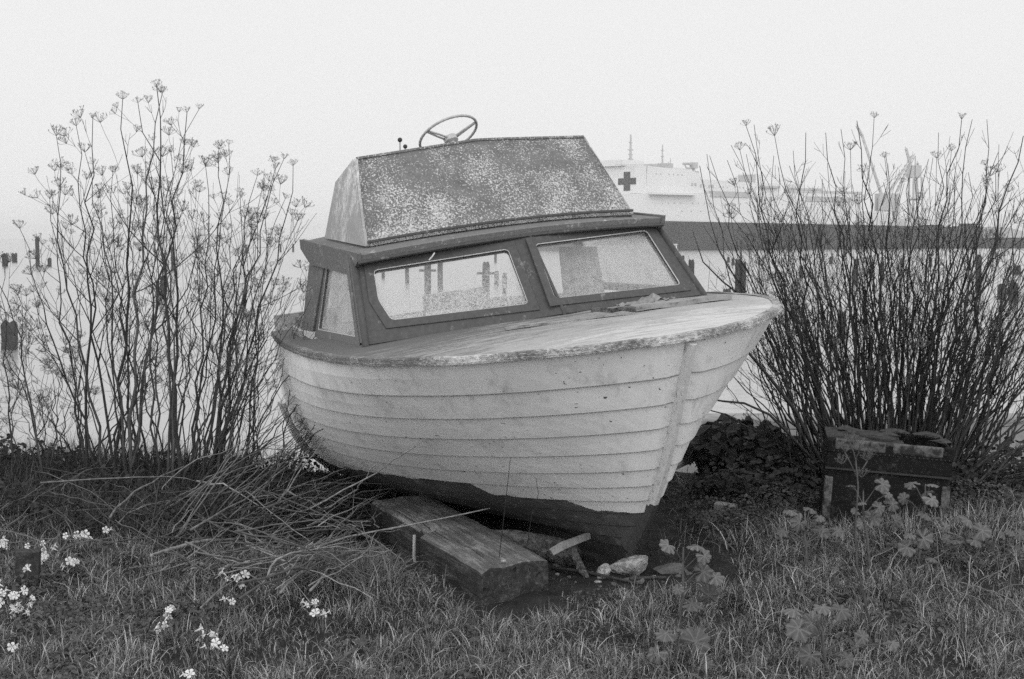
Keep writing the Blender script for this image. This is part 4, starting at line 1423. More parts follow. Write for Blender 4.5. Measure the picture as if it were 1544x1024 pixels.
crane(470, (1345, 372), [(1330, 372, 1338, 318), (1358, 372, 1350, 318), (1338, 318, 1350, 318), (1330, 345, 1358, 345)], 0, [(1340, 292, 1378, 232), (1352, 290, 1378, 236), (1330, 296, 1300, 205), (1300, 205, 1292, 190)], 'pale harbour crane with two crossing booms, left one beyond the ship', (1322, 292, 1354, 318))
crane(500, (1380, 372), [(1372, 372, 1374, 268), (1388, 372, 1386, 268), (1372, 330, 1388, 330), (1372, 300, 1388, 300)], 0, [(1378, 268, 1366, 224), (1382, 268, 1384, 246)], 'pale harbour crane with a slim tower, right one beyond the ship', (1370, 250, 1386, 268))
# low dark wharf and rounded store to the right
g = wat(1500, 374.5)
mb = MB(); k = g.y / F
mb.box((-48 * k, 0, -2), (80 * k, 20, 16 * k)); o = mb.build('wharf', M['ship_dark']); o.location = g
tag(o, 'low dark wharf on the far water at the right edge', 'wharf')
g2 = at(1500, 360, g.y + 40); V = []; Fc = []; n_ = 16
for j in (0, 1):
    for i in range(n_ + 1):
        a = math.pi * i / n_; V.append((math.cos(a) * -62 * k, j * 30, math.sin(a) * 24 * k - 1))
for i in range(n_): Fc.append((i, i + 1, n_ + 2 + i, n_ + 1 + i))
Fc.append(tuple(range(n_ + 1))[::-1]); Fc.append(tuple(range(n_ + 1, 2 * n_ + 2)))
o = mesh('storage_dome', V, Fc, M['ship_grey']); o.location = g2; tag(o, 'wide low rounded shed roof behind the wharf at the right edge', 'shed')
#@@ENDSHIP

# ------------------------------------------------------------------ dry fennel
LEAN = .7
def curve_path(a, b, rg, n=12, bow=.06, kink=.019, lean=None):
    """base to tip, leaving steeply then bending over to the tip"""
    a = Vector(a); b = Vector(b); L = (b - a).length
    side = Vector((rg.gauss(0, 1), rg.gauss(0, 1), 0)) * bow * L * .6
    up = (Vector((0, 0, 1)) * LEAN + (b - a).normalized()).normalized()
    c1 = a + up * L * .33 + (b - a) * .12 + side * .5; c2 = a.lerp(b, .66) + side
    P = []
    for i in range(n + 1):
        t_ = i / n; m_ = 1 - t_
        p_ = a * m_ ** 3 + c1 * 3 * m_ * m_ * t_ + c2 * 3 * m_ * t_ * t_ + b * t_ ** 3
        if 0 < i < n: p_ += Vector((rg.uniform(-1, 1), rg.uniform(-1, 1), 0)) * kink * (.6 + .4 * L)
        P.append(p_)
    return P


def dirrot(d, ang, rg, flat=.6):
    ax = d.orthogonal().normalized(); ax = Quaternion(d, rg.uniform(0, 6.283)) @ ax
    q = Quaternion(ax, ang) @ d
    q.y *= flat if False else 1
    return q.normalized()


def stalk_mesh(mb, tips, rg, a, b, r0, nbr=6, start=.35, lean=None, twig=1.0, bow=.06, depth=2, blen=.42):
    n = 13
    P = curve_path(a, b, rg, n, bow, lean=lean)
    L = (Vector(b) - Vector(a)).length
    rad = [max(r0 * (1 - .84 * (i / n) ** .8), .0016) for i in range(n + 1)]
    mb.tint = rg.uniform(.1, .9)
    mb.tube(P, rad, 5)
    tips.append((P[-1], (P[-1] - P[-2]).normalized(), rad[-1]))
    def sub(P0, d, l_, r_, dep):
        m_ = max(4, int(l_ / .07))
        pts = [P0]
        dd = d.copy()
        for i in range(m_):
            dd = (dd + Vector((rg.gauss(0, .10), rg.gauss(0, .10), .10 + rg.gauss(0, .06)))).normalized()
            pts.append(pts[-1] + dd * l_ / m_)
        rr = [max(r_ * (1 - .7 * i / m_), .0011) for i in range(m_ + 1)]
        mb.tube(pts, rr, 4)
        tips.append((pts[-1], dd, rr[-1]))
        if dep > 0:
            for k in range(rg.choice((1, 2, 3, 3))):
                i = rg.randint(max(1, m_ // 4), m_ - 1)
                sub(pts[i], dirrot((pts[i + 1] - pts[i]).normalized(), R(rg.uniform(22, 48)), rg), l_ * rg.uniform(.35, .7), rr[i] * .75, dep - 1)
    for k in range(nbr):
        s_ = start + (.97 - start) * ((k + rg.random()) / nbr)
        i = min(int(s_ * n), n - 1)
        d = (P[i + 1] - P[i]).normalized()
        sub(P[i], dirrot(d, R(rg.uniform(24, 55)), rg), L * blen * (1.12 - s_) * rg.uniform(.6, 1.2) * twig, rad[i] * .62, depth - 1)
    mb.tint = .5


def umbel_mesh(seed):
    rg = random.Random(seed); mb = MB()
    nr_ = rg.randint(13, 18)
    for k in range(nr_):
        a = 2 * math.pi * k / nr_ + rg.uniform(-.2, .2); sp_ = rg.uniform(.30, 1.20)
        l_ = rg.uniform(.034, .050)
        e = Vector((math.cos(a) * math.sin(sp_), math.sin(a) * math.sin(sp_), math.cos(sp_))) * l_
        mid = e * .5 + Vector((math.cos(a), math.sin(a), 0)) * .001
        mb.tube([(0, 0, 0), mid, e], .00075, 3, cap=False)
        for j in range(4):
            b = rg.uniform(0, 6.28); s2 = rg.uniform(.2, 1.1); d = Vector((math.cos(b) * math.sin(s2), math.sin(b) * math.sin(s2), math.cos(s2)))
            l2 = rg.uniform(.006, .012); q = e + d * l2
            mb.tube([e, q], .0006, 3, cap=False)
            if rg.random() < .55: mb.tube([q, q + d * .003], [.0014, .0009], 4)
    o = mb.build('flower_head', M['umbel'])
    me = o.data; bpy.data.objects.remove(o)
    return me


UM = [umbel_mesh(s) for s in range(5)]


def fennel(base, stalks, seed, label, group, mat, um=1.0, maxum=95, r0=(.006, .011), nbr=(5, 8), twig=1.0, start=.35, tuft=10):
    rg = random.Random(seed)
    e = empty('fennel_plant', base, label, 'plant', group)
    alltips = []
    for k, st in enumerate(stalks):
        a, b = st[0], st[1]
        r = (st[2] if len(st) > 2 else rg.uniform(*r0)) * 1.15
        mb = MB(); tips = []
        stalk_mesh(mb, tips, rg, Vector(a) - base, Vector(b) - base, r, rg.randint(*nbr), start, twig=twig)
        mb.build('stalk', mat, e, smooth=True, tint=True)
        tips.sort(key=lambda q: -q[0].z)
        ztop = tips[0][0].z
        if um > .2: alltips += tips[:2]
        elif um > .05: alltips += tips[:1]
        alltips += [q for q in tips[2:] if rg.random() < um * 1.1 and q[0].z > ztop * .5]
    rg.shuffle(alltips)
    for (p_, d, r_) in alltips[:maxum]:
        o = bpy.data.objects.new('flower_head', rg.choice(UM)); link(o, e)
        o.location = p_
        dd = (d + Vector((0, 0, .8))).normalized()
        o.rotation_euler = (dd.to_track_quat('Z', 'Y') @ Quaternion((0, 0, 1), rg.uniform(0, 6))).to_euler()
        s_ = rg.uniform(.6, 1.3); o.scale = (s_, s_, s_ * rg.uniform(.8, 1.1))
    return e


# left thicket: (plant base px, list of (base px x, tip px, tip py))
rg = random.Random(77)
def mk(basepx, Y, tips, spread=.11, jit=.3, r=None):
    b = at(basepx, 700, Y); b.z = float(gz(b.x, b.y)) - .02
    L_ = []
    for tx, ty, *rr in tips:
        bb = b + Vector((rg.gauss(0, spread), rg.gauss(0, spread * .7), 0)); bb.z = float(gz(bb.x, bb.y)) - .03
        bb.x += (at(tx, ty, Y).x - b.x) * .10
        L_.append((bb, at(tx, ty, Y + rg.uniform(-jit, jit))) + tuple(rr))
    return b, L_


LG = 'dry fennel plants of the left thicket'
b, L_ = mk(172, 8.5, [(85, 205, .009), (115, 190, .009), (140, 178, .010), (75, 300, .008), (90, 282, .006), (60, 410, .005), (150, 290, .007), (30, 345, .008), (25, 440, .005)])
fennel(b, L_, 1, 'dry fennel leaning left, outermost of the left thicket', LG, M['stalk'], um=.32, nbr=(4, 7), start=.36)
b, L_ = mk(205, 8.6, [(185, 150, .012), (208, 155, .012), (128, 230, .009), (150, 330, .008), (170, 260, .008), (235, 320, .007), (118, 395, .006), (200, 300, .008)])
fennel(b, L_, 2, 'tall dry fennel left of the middle of the left thicket', LG, M['stalk'], um=.27, nbr=(4, 7), start=.36)
b, L_ = mk(238, 8.35, [(236, 128, .013), (245, 140, .012), (282, 170, .012), (300, 165, .007), (258, 230, .009), (225, 250, .008), (262, 300, .008), (290, 330, .008)])
fennel(b, L_, 3, 'tallest dry fennel in the middle of the left thicket', LG, M['stalk'], um=.27, nbr=(4, 7), start=.36)
b, L_ = mk(285, 8.6, [(330, 225, .010), (345, 218, .008), (310, 250, .009), (345, 310, .008), (362, 290, .008), (388, 265, .009), (330, 330, .007), (400, 330, .007)])
fennel(b, L_, 4, 'dry fennel right of the middle of the left thicket', LG, M['stalk'], um=.27, nbr=(4, 7), start=.36)
b, L_ = mk(322, 8.6, [(428, 240, .010), (442, 250, .010), (415, 255, .009), (395, 285, .008), (430, 300, .008), (450, 330, .006), (380, 345, .007)])
fennel(b, L_, 5, 'dry fennel leaning right towards the cabin, in the left thicket', LG, M['stalk'], um=.32, nbr=(4, 7), start=.36)
b, L_ = mk(60, 8.3, [(5, 390, .006), (-30, 330, .007), (40, 470, .005), (-20, 450, .006), (100, 520, .005), (15, 560, .005)])
fennel(b, L_, 6, 'thin sparse dry fennel at the left edge', LG, M['stalk'], um=.3)
b, L_ = mk(395, 8.3, [(470, 400, .004), (505, 560, .005), (530, 520, .004), (455, 480, .005), (560, 560, .004), (490, 600, .005)], spread=.10, jit=.2)
fennel(b, L_, 7, 'low thin dry fennel in front of the boat stern', LG, M['stalk'], um=.35, nbr=(2, 4), start=.5)
tips = [(rg.uniform(400, 560), rg.uniform(430, 640), rg.uniform(.0035, .0065)) for _ in range(16)] + [(rg.uniform(340, 470), rg.uniform(380, 560), rg.uniform(.004, .007)) for _ in range(16)]
b, L_ = mk(300, 8.2, tips, spread=.13, jit=.35)
fennel(b, L_, 9, 'spray of pale dry stems leaning right from the left thicket across the stern', LG, M['stalk'], um=.06, nbr=(2, 4), start=.45)
# dense understorey of thinner stems on the left
for k, (bx, Y, x0, x1, y0, y1, n_, lb) in enumerate(((190, 8.8, 120, 300, 330, 560, 16, 'clump of thin dark stems low in the left half of the left thicket'), (300, 8.7, 220, 440, 330, 560, 18, 'clump of thin dark stems low in the right half of the left thicket'), (90, 9.0, -20, 150, 500, 640, 12, 'clump of short dry stems at the lower left edge'))):
    tips = [(rg.uniform(x0, x1), rg.uniform(y0, y1), rg.uniform(.003, .007)) for _ in range(n_)]
    b, L_ = mk(bx, Y, tips, spread=.20)
    fennel(b, L_, 20 + k, lb, LG, M['stalk'], um=.10, nbr=(3, 6), start=.3)

# right thicket: dense and dark
LEAN = .35
RG = 'dry fennel plants of the right thicket'
specs = [
    (1285, 8.6, [(1125, 190, .009), (1137, 188, .007), (1070, 235, .008), (1168, 205, .008), (1060, 340, .007), (1120, 260, .008), (1105, 330, .008), (1150, 290, .009), (1120, 470, .010), (1112, 530, .009), (1180, 330, .009), (1140, 400, .009), (1095, 400, .007), (1190, 250, .008)], 'dry fennel fanning left beside the bow in the right thicket'),
    (1305, 8.8, [(1215, 200, .010), (1245, 200, .010), (1268, 195, .008), (1240, 270, .009), (1205, 300, .009), (1225, 340, .009), (1180, 280, .008), (1255, 330, .009), (1270, 290, .009), (1195, 400, .009), (1160, 350, .008), (1290, 350, .009)], 'dry fennel left of the middle of the right thicket'),
    (1328, 8.8, [(1292, 182, .011), (1318, 178, .008), (1302, 260, .010), (1335, 230, .009), (1350, 290, .009), (1280, 300, .009), (1320, 340, .010), (1340, 380, .009), (1300, 400, .010), (1365, 330, .009), (1375, 250, .008)], 'dry fennel in the middle of the right thicket'),
    (1358, 8.9, [(1400, 240, .009), (1415, 200, .008), (1380, 235, .009), (1440, 260, .009), (1395, 320, .010), (1420, 330, .009), (1360, 350, .009), (1450, 320, .009), (1430, 400, .010), (1385, 420, .009)], 'dry fennel right of the middle of the right thicket'),
    (1380, 8.7, [(1450, 180, .011), (1466, 180, .010), (1488, 180, .009), (1490, 280, .010), (1470, 340, .010), (1505, 230, .009), (1460, 260, .009), (1495, 400, .010), (1440, 420, .010), (1530, 300, .009)], 'tall dry fennel leaning right in the right thicket'),
    (1400, 8.6, [(1543, 205, .014), (1560, 260, .009), (1545, 330, .010), (1590, 300, .010), (1560, 400, .010), (1600, 420, .010), (1530, 420, .010), (1580, 500, .010), (1620, 480, .010)], 'thick dry fennel at the right edge of the right thicket'),
    (1435, 8.3, [(1600, 560, .010), (1640, 600, .010), (1600, 640, .010), (1660, 660, .010), (1600, 700, .009), (1650, 720, .009), (1620, 590, .010), (1580, 540, .010), (1600, 740, .008), (1570, 610, .010), (1640, 630, .009), (1590, 670, .010), (1630, 700, .008), (1560, 650, .009), (1550, 560, .010), (1575, 590, .009)], 'low spread of thick bare stems sweeping right behind the chest'),
]
for k, (bx, Y, tips, lb) in enumerate(specs):
    low = k == 6
    extra = [] if low else [(rg.uniform(min(q[0] for q in tips), max(q[0] for q in tips)), rg.choice((rg.uniform(215, 380), rg.uniform(360, 570), rg.uniform(360, 570))), rg.uniform(.0035, .0085)) for _ in range(36)]
    b, L_ = mk(bx, Y, tips + extra, spread=.10 if not low else .10, jit=.4)
    if not low:
        mid = at(1330, 700, Y).x
        L_ = [((Vector(s[0]) + Vector(((Vector(s[1]).x - Vector(s[0]).x) * .10, 0, 0))),) + tuple(s[1:]) for s in L_]
    fennel(b, L_, 40 + k, lb, RG, M['stalk_dark'], um=.10 if not low else 0, maxum=40, nbr=(4, 7) if not low else (2, 4), start=.40, twig=.85 if not low else .5)
# bare crooked branches reaching left behind the bow
for k, (pts, r, lb) in enumerate((([(1232, 700), (1190, 655), (1160, 625), (1122, 608), (1090, 605), (1066, 601)], .010, 'crooked bare branch reaching left towards the bow, upper one'),
        ([(1215, 690), (1180, 640), (1150, 610), (1125, 590), (1108, 570), (1092, 556)], .005, 'thin bare branch rising left just above the crooked one'),
        ([(1150, 655), (1120, 640), (1095, 625), (1075, 620), (1058, 614)], .006, 'thin bare branch arching low behind the bow'),
        ([(1238, 700), (1200, 620), (1165, 575), (1140, 545), (1118, 520), (1108, 522)], .013, 'stout broken stem leaning left with a cut end beside the bow'),
        ([(1110, 440), (1090, 425), (1060, 395), (1045, 350)], .006, 'bare grey twig rising behind the foredeck'),
        ([(1125, 440), (1100, 405), (1085, 380), (1070, 330), (1055, 250)], .0045, 'taller thin twig rising behind the foredeck'))):
    Y = 8.4 if k < 4 else 8.9
    mb = MB(); mb.tint = .45 if k < 4 else .9
    P = [at(px, py, Y - .05 * i) for i, (px, py) in enumerate(pts)]
    mb.tube(P, [r * (1 - .5 * i / (len(P) - 1)) for i in range(len(P))], 6)
    tag(mb.build('bare_branch', M['stalk_dark'] if k < 4 else M['stalk'], smooth=True, tint=True), lb, 'branch')

# ------------------------------------------------------------------ fallen stems, left foreground
rg = random.Random(909)
def fallen(px0, py0, px1, py1, r, lift0, lift1, label, sag=.03, forks=0, group=None, cat='fallen stem', tint=None):
    a = gnd(px0, py0, lift0); b = gnd(px1, py1, lift1) if lift1 < .5 else at(px1, py1, lift1)
    n = 9; mb = MB(); mb.tint = rg.uniform(.2, 1) if tint is None else tint
    sd2 = Vector((rg.gauss(0, .045), rg.gauss(0, .045), rg.gauss(0, .012)))
    P = []
    for i in range(n + 1):
        f = i / n
        p_ = a.lerp(b, f) + Vector((0, 0, sag * math.sin(math.pi * f))) + sd2 * math.sin(math.pi * f) + Vector((rg.gauss(0, .006), rg.gauss(0, .006), rg.gauss(0, .005)))
        P.append(p_)
    rad = [max(r * (1 - .55 * i / n), .0016) for i in range(n + 1)]
    mb.tube(P, rad, 5)
    for k in range(forks):
        i = rg.randint(4, n - 1); d = dirrot((P[i + 1] - P[i]).normalized(), R(rg.uniform(20, 45)), rg)
        mb.tube([P[i], P[i] + d * .07, P[i] + d * .14 + Vector((0, 0, .02))], [rad[i] * .7, rad[i] * .5, .0015], 4)
    o = mb.build('fallen_stem', M['dead'], smooth=True, tint=True)
    return tag(o, label, cat, group)


# distinct long ones
fallen(330, 858, 738, 768, .007, .08, 6.9, 'long pale fallen stem lying across the squared timber, forked at its tip', .0, 2, tint=.9)
fallen(420, 785, 645, 662, .006, .10, 6.75, 'pale stem curving up against the white planking', -.02, 0, tint=1)
fallen(470, 775, 568, 700, .006, .12, 7.0, 'shorter pale stem rising beside the one against the planking', -.02, 0, tint=.9)
fallen(60, 730, 300, 724, .0055, .26, .30, 'long fallen stem lying level across the left thicket foot', .02, 0, tint=.42)
fallen(165, 780, 290, 700, .007, .12, 8.2, 'slanting stem leaning up to the right in the left thicket', .0, 0, tint=.5)
fallen(300, 725, 420, 790, .006, .20, .08, 'bent pale stem dropping to the right below the left thicket', .06, 0, tint=1)
fallen(230, 842, 420, 815, .012, .05, .06, 'thickest fallen stem at the front left of the brush pile', .02, 1, tint=.7)
fallen(300, 852, 560, 862, .009, .04, .03, 'long low fallen stem along the front of the brush pile', .015, 0, tint=.8)
fallen(520, 790, 640, 900, .005, .16, .02, 'straight pale stem dropping in front of the timber side', .0, 0, tint=1)
for k in range(160):
    bx = rg.triangular(230, 600, 460); by = rg.uniform(735, 862)
    if bx > 540 and by > 800: bx -= 60
    ang = R(rg.choice((rg.gauss(-8, 12), rg.gauss(-8, 12), rg.gauss(-30, 10), rg.gauss(28, 12), rg.gauss(-48, 10))))
    l_ = rg.uniform(70, 240)
    dx, dy = math.cos(ang) * l_ / 2, math.sin(ang) * l_ / 2 * .8
    if bx + dx > 590 and by > 760: dx = 590 - bx if bx < 585 else 5
    h0, h1 = rg.uniform(.02, .14 + .14 * (bx > 430)), rg.uniform(.02, .18 + .14 * (bx > 430))
    fallen(bx - dx, max(by - dy, 705), bx + dx, max(by + dy, 705), rg.choice((rg.uniform(.0016, .0040), rg.uniform(.0035, .0065))), h0, h1, 'dry fennel stem tangled in the brush pile left of the timber', rg.uniform(-.02, .05), rg.choice((0, 0, 1)), group='dry stems in the brush pile', tint=rg.random() ** 1.6)
for k in range(46):
    bx = rg.uniform(-20, 340); by = rg.uniform(715, 830)
    ang = R(rg.choice((rg.gauss(0, 14), rg.gauss(-45, 14), rg.gauss(40, 14)))); l_ = rg.uniform(60, 200)
    dx, dy = math.cos(ang) * l_ / 2, math.sin(ang) * l_ / 2 * .8
    fallen(bx - dx, max(by - dy, 705), bx + dx, max(by + dy, 705), rg.uniform(.0014, .0042), rg.uniform(.03, .2), rg.uniform(.03, .2), 'dry stem lying at the foot of the left thicket', .03, rg.choice((0, 0, 1)), group='dry stems under the left thicket', tint=rg.uniform(0, .45))
for k in range(28):
    bx = rg.uniform(1190, 1540); by = rg.uniform(760, 930)
    if 1240 < bx < 1440 and by < 800: by += 60
    ang = R(rg.choice((rg.gauss(35, 14), rg.gauss(80, 12), rg.gauss(-40, 16)))); l_ = rg.uniform(50, 130)
    dx, dy = math.cos(ang) * l_ / 2, math.sin(ang) * l_ / 2
    fallen(bx - dx, by - dy, bx + dx, by + dy, rg.uniform(.0018, .003), rg.uniform(.03, .1), rg.uniform(.03, .1), 'thin dry stem in the grass in front of the chest', .02, 0, group='thin dry stems in the grass', tint=rg.uniform(.3, .9))

for k in range(52):
    x0 = rg.uniform(215, 400); x1 = x0 + rg.uniform(60, 220); y1 = rg.uniform(600, 770) + (x1 < 380) * 40
    if x1 > 560: x1 = 560; y1 = max(y1, 690)
    fallen(x0, rg.uniform(755, 815), x1, y1, rg.uniform(.002, .0055), rg.uniform(.0, .08), rg.uniform(7.7, 8.5), 'dry stem arching up to the right out of the left thicket foot', rg.uniform(.0, .09), rg.choice((0, 1)), group='arching dry stems beside the stern', tint=rg.random() ** 1.3)
# ------------------------------------------------------------------ grass (one mesh, many blades)
def blades(name, XY, h, wd, mat, label, seed, lean=.5, tmin=0, tmax=1, droop=.5, dz=0.0):
    rs = np.random.RandomState(seed)
    n = len(XY)
    x, y = XY[:, 0], XY[:, 1]
    z = gz(x, y) - .01 + dz
    hh = h * rs.uniform(.45, 1.25, n)
    az_ = rs.uniform(0, 2 * np.pi, n); ln = lean * rs.uniform(.1, 1.2, n)
    dx, dy = np.cos(az_), np.sin(az_)
    ww = wd * rs.uniform(.6, 1.3, n)
    a2 = rs.uniform(0, 2 * np.pi, n); wx, wy = np.cos(a2) * ww / 2, np.sin(a2) * ww / 2
    P = []
    K = 4
    for k in range(K + 1):
        f = k / K
        out = ln * hh * f ** 1.7
        up = hh * (f - droop * ln * f ** 2.6)
        wsc = (1 - f ** 2) if k < K else 0
        cx, cy_, cz = x + dx * out, y + dy * out, z + up
        if k < K:
            P.append(np.stack([cx - wx * wsc, cy_ - wy * wsc, cz], 1)); P.append(np.stack([cx + wx * wsc, cy_ + wy * wsc, cz], 1))
        else: P.append(np.stack([cx, cy_, cz], 1))
    nvp = 2 * K + 1
    V = np.stack(P, 1).reshape(-1, 3)
    base = (np.arange(n) * nvp)[:, None]
    loops = []
    quads = [np.array([2 * k, 2 * k + 1, 2 * k + 3, 2 * k + 2]) for k in range(K - 1)]
    Q = np.concatenate([base + q[None] for q in quads], 0)
    T = base + np.array([2 * K - 2, 2 * K - 1, 2 * K])[None]
    me = bpy.data.meshes.new(name)
    me.vertices.add(len(V)); me.vertices.foreach_set('co', V.ravel())
    li = np.concatenate([Q.ravel(), T.ravel()])
    me.loops.add(len(li)); me.loops.foreach_set('vertex_index', li)
    tot = np.concatenate([np.full(len(Q), 4), np.full(len(T), 3)]); st = np.concatenate([[0], np.cumsum(tot)[:-1]])
    me.polygons.add(len(tot)); me.polygons.foreach_set('loop_start', st); me.polygons.foreach_set('loop_total', tot)
    tv = tmin + (tmax - tmin) * rs.uniform(0, 1, n) ** 2.6
    a = me.attributes.new('tint', 'FLOAT', 'POINT'); a.data.foreach_set('value', np.repeat(tv, nvp))
    me.update(); me.validate()
    me.polygons.foreach_set('use_smooth', [True] * len(me.polygons))
    me.materials.append(mat)
    o = bpy.data.objects.new(name, me); link(o)
    if label: tag(o, label, 'grass', kind='stuff')
    return o


def in_boat_hollow(x, y):
    d = ((x - 0.25) / 1.15) ** 2 + ((y - 7.75) / 1.45) ** 2
    # beam footprint
    ax_, ay = na.x, na.y; bx_, by_ = fa.x, fa.y
    ex, ey = (nb.x - na.x), (nb.y - na.y)
    f = (y - ay) / (by_ - ay)
    xl = ax_ + (bx_ - ax_) * f
    beam = (f > -.07) & (f < 1) & (x > xl - .07) & (x < xl + .37)
    beam |= ((x + .78) / .5) ** 2 + ((y - 7.45) / .42) ** 2 < .9
    end = (f <= -.01) & (f > -.12) & False
    dirt = (y > 6.35) & (x > .1) & (x < 1.05) & (y < 8.6)
    return (d < 1) | beam | dirt


rs = np.random.RandomState(2)
def scatter(n, x0, x1, y0, y1, dens=None, clump=0):
    x = rs.uniform(x0, x1, n); y = rs.uniform(y0, y1, n)
    # tufts
    if clump:
        cx = rs.uniform(x0, x1, clump); cy_ = rs.uniform(y0, y1, clump)
        k = rs.randint(0, clump, n); sg = rs.uniform(.02, .07, clump)
        x = cx[k] + rs.normal(0, 1, n) * sg[k]; y = cy_[k] + rs.normal(0, 1, n) * sg[k]
    m = ~in_boat_hollow(x, y) & (np.abs(x) < .40 * y + .4)
    # chest footprint
    m &= ~((x > 1.62) & (x < 2.3) & (y > 7.35) & (y < 8.0))
    x, y = x[m], y[m]
    if dens is not None:
        k = rs.uniform(0, 1, len(x)) < dens(x, y); x, y = x[k], y[k]
    return np.stack([x, y], 1)


def dens_main(x, y):
    return np.clip(1.15 - .9 * ss(6.6, 8.2, y), .05, 1) * (1 - .6 * ss(-.6, -1.4, x) * ss(6.5, 7.2, y))


blades('grass', scatter(130000, -3.2, 3.2, 4.7, 9.0, dens_main), .058, .0036, M['grass'], 'short green grass covering the bank in the foreground', 1, 1.1)
blades('tall_grass', scatter(42000, -3.2, 3.2, 4.7, 9.0, dens_main, clump=760), .110, .0044, M['grass'], 'longer grass tufts scattered over the bank', 2, 1.15, tmin=.1, droop=.62)
XY = np.stack([rs.uniform(-3.3, -1.35, 5200), rs.uniform(7.2, 8.5, 5200)], 1)
blades('weedy_grass', XY[np.sin(XY[:, 0] * 8) * np.cos(XY[:, 1] * 6) > -.45], .24, .0048, M['litter'], 'tall weedy grass tangled in front of the left thicket', 31, .9, droop=.6)
tc_ = np.stack([rs.uniform(-2.9, 3.0, 170), rs.uniform(4.8, 7.4, 170)], 1)
XY = np.concatenate([c_ + rs.normal(0, 1, (150, 2)) * rs.uniform(.025, .06) for c_ in tc_])
blades('grass_tuft', XY[~in_boat_hollow(XY[:, 0], XY[:, 1])], .125, .0042, M['grass'], 'dense rough tufts of grass across the bank', 21, .85, tmin=.0, tmax=.9, droop=.6)
M['feather'] = leafmat('feathery_green', .03, .07, 3, .2, (.5, 1.8))
blades('wispy_grass', scatter(15000, -3.2, 3.2, 4.7, 8.6, lambda x, y: np.clip(.4 + .6 * np.sin(x * 3.1 + 1) * np.cos(y * 2.3), .05, 1), clump=500), .14, .0030, M['grass'], 'long wispy bent grass stems standing above the turf', 12, 1.3, tmin=.2, droop=.55)
XY = np.concatenate([rs.normal(0, 1, (2600, 2)) * np.array([.45, .22]) + np.array([cx_, cy_]) for cx_, cy_ in ((-2.55, 8.9), (-2.1, 9.0), (-3.1, 8.5))])
blades('fennel_regrowth', XY, .30, .0028, M['feather'], 'feathery dark new growth at the foot of the left thicket', 14, .7, droop=.5)
XY = np.concatenate([rs.normal(0, 1, (1500, 2)) * np.array([.35, .10]) + np.array([cx_, cy_]) for cx_, cy_ in ((1.75, 7.15), (2.25, 7.1), (2.9, 7.3))])
blades('tall_grass', XY, .19, .0045, M['grass'], 'tall ragged grass against the foot of the chest', 15, .8, droop=.5)
# pale dead grass clumps bending out of the brush pile
XY = []
for (px, py) in ((450, 875), (500, 880), (545, 880), (570, 870), (420, 870), (520, 860), (560, 895)):
    g = gnd(px, py); XY.append(rs.normal(0, 1, (300, 2)) * .055 + np.array([g.x, g.y]))
M['straw'] = leafmat('straw', .17, .34, 4, .2, (.5, 1.3))
blades('dead_grass', np.concatenate(XY), .20, .0055, M['straw'], 'pale dead grass bending over in front of the brush pile', 5, 1.2, droop=.55)
XY = np.stack([rs.uniform(-3.4, -.3, 9000), rs.uniform(6.9, 9.3, 9000)], 1)
blades('dead_litter', XY[~in_boat_hollow(XY[:, 0], XY[:, 1])], .10, .005, M['litter'], 'matted dry litter under the left thicket', 6, 2.2, droop=.42)
XY = np.stack([rs.uniform(.9, 3.8, 7000), rs.uniform(7.6, 9.3, 7000)], 1)
blades('dead_litter', XY, .10, .005, M['litter'], 'matted dry litter under the right thicket', 7, 2.2, droop=.42)
# soil litter under bow: crumbs
XY = np.stack([rs.uniform(-.1, 1.4, 2600), rs.uniform(6.35, 7.6, 2600)], 1)
blades('dead_litter', XY, .03, .006, M['litter'], 'dry crumbs of litter on the bare soil beneath the bow', 8, 2.5, droop=.4)

# ------------------------------------------------------------------ leafy ground cover
def leafset(name, P, N_, size, mat, label, cat, seed, kind='stuff', lobes=1, parent=None, group=None):
    """many small pointed leaves at points P facing N_"""
    rs_ = np.random.RandomState(seed)
    n = len(P)
    shp = np.array([(0, 0), (.35, .30), (.42, .7), (0, 1), (-.42, .7), (-.35, .30)])
    sz = size * rs_.uniform(.6, 1.3, n)
    a = rs_.uniform(0, 2 * np.pi, n)
    N_ = N_ / np.linalg.norm(N_, axis=1)[:, None]
    T = np.stack([np.cos(a), np.sin(a), rs_.uniform(-.4, .4, n)], 1)
    T = T - N_ * (T * N_).sum(1)[:, None]; T /= np.linalg.norm(T, axis=1)[:, None] + 1e-9
    B = np.cross(N_, T)
    V = P[:, None, :] + (shp[None, :, 0, None] * B[:, None, :] + shp[None, :, 1, None] * T[:, None, :]) * sz[:, None, None]
    V[:, 3] -= N_ * (sz * .25)[:, None]; V[:, 0] -= N_ * (sz * .1)[:, None]
    idx = np.arange(n)[:, None] * 6
    Fc = np.concatenate([idx + np.array([[0, 1, 2, 3]]), idx + np.array([[0, 3, 4, 5]])], 0)
    o = mesh(name, V.reshape(-1, 3).tolist(), Fc.tolist(), mat, parent, smooth=False, col=np.repeat(rs_.uniform(0, 1, n), 6))
    if parent is None: tag(o, label, cat, group, kind)
    return o


def cover(n, x0, x1, y0, y1, hmax, seed, keep=None):
    r_ = np.random.RandomState(seed)
    x = r_.uniform(x0, x1, n); y = r_.uniform(y0, y1, n)
    hh = hmax * (.5 + .5 * np.sin(x * 6 + seed) * np.cos(y * 7)) * r_.uniform(.1, 1, n)
    m = ~((x > 1.62) & (x < 2.3) & (y > 7.3) & (y < 8.0))
    if keep is not None: m &= keep(x, y)
    P = np.stack([x, y, gz(x, y) + hh + .01], 1)[m]
    N_ = np.stack([r_.normal(0, .45, n), r_.normal(-.25, .45, n), np.ones(n)], 1)[m]
    return P, N_


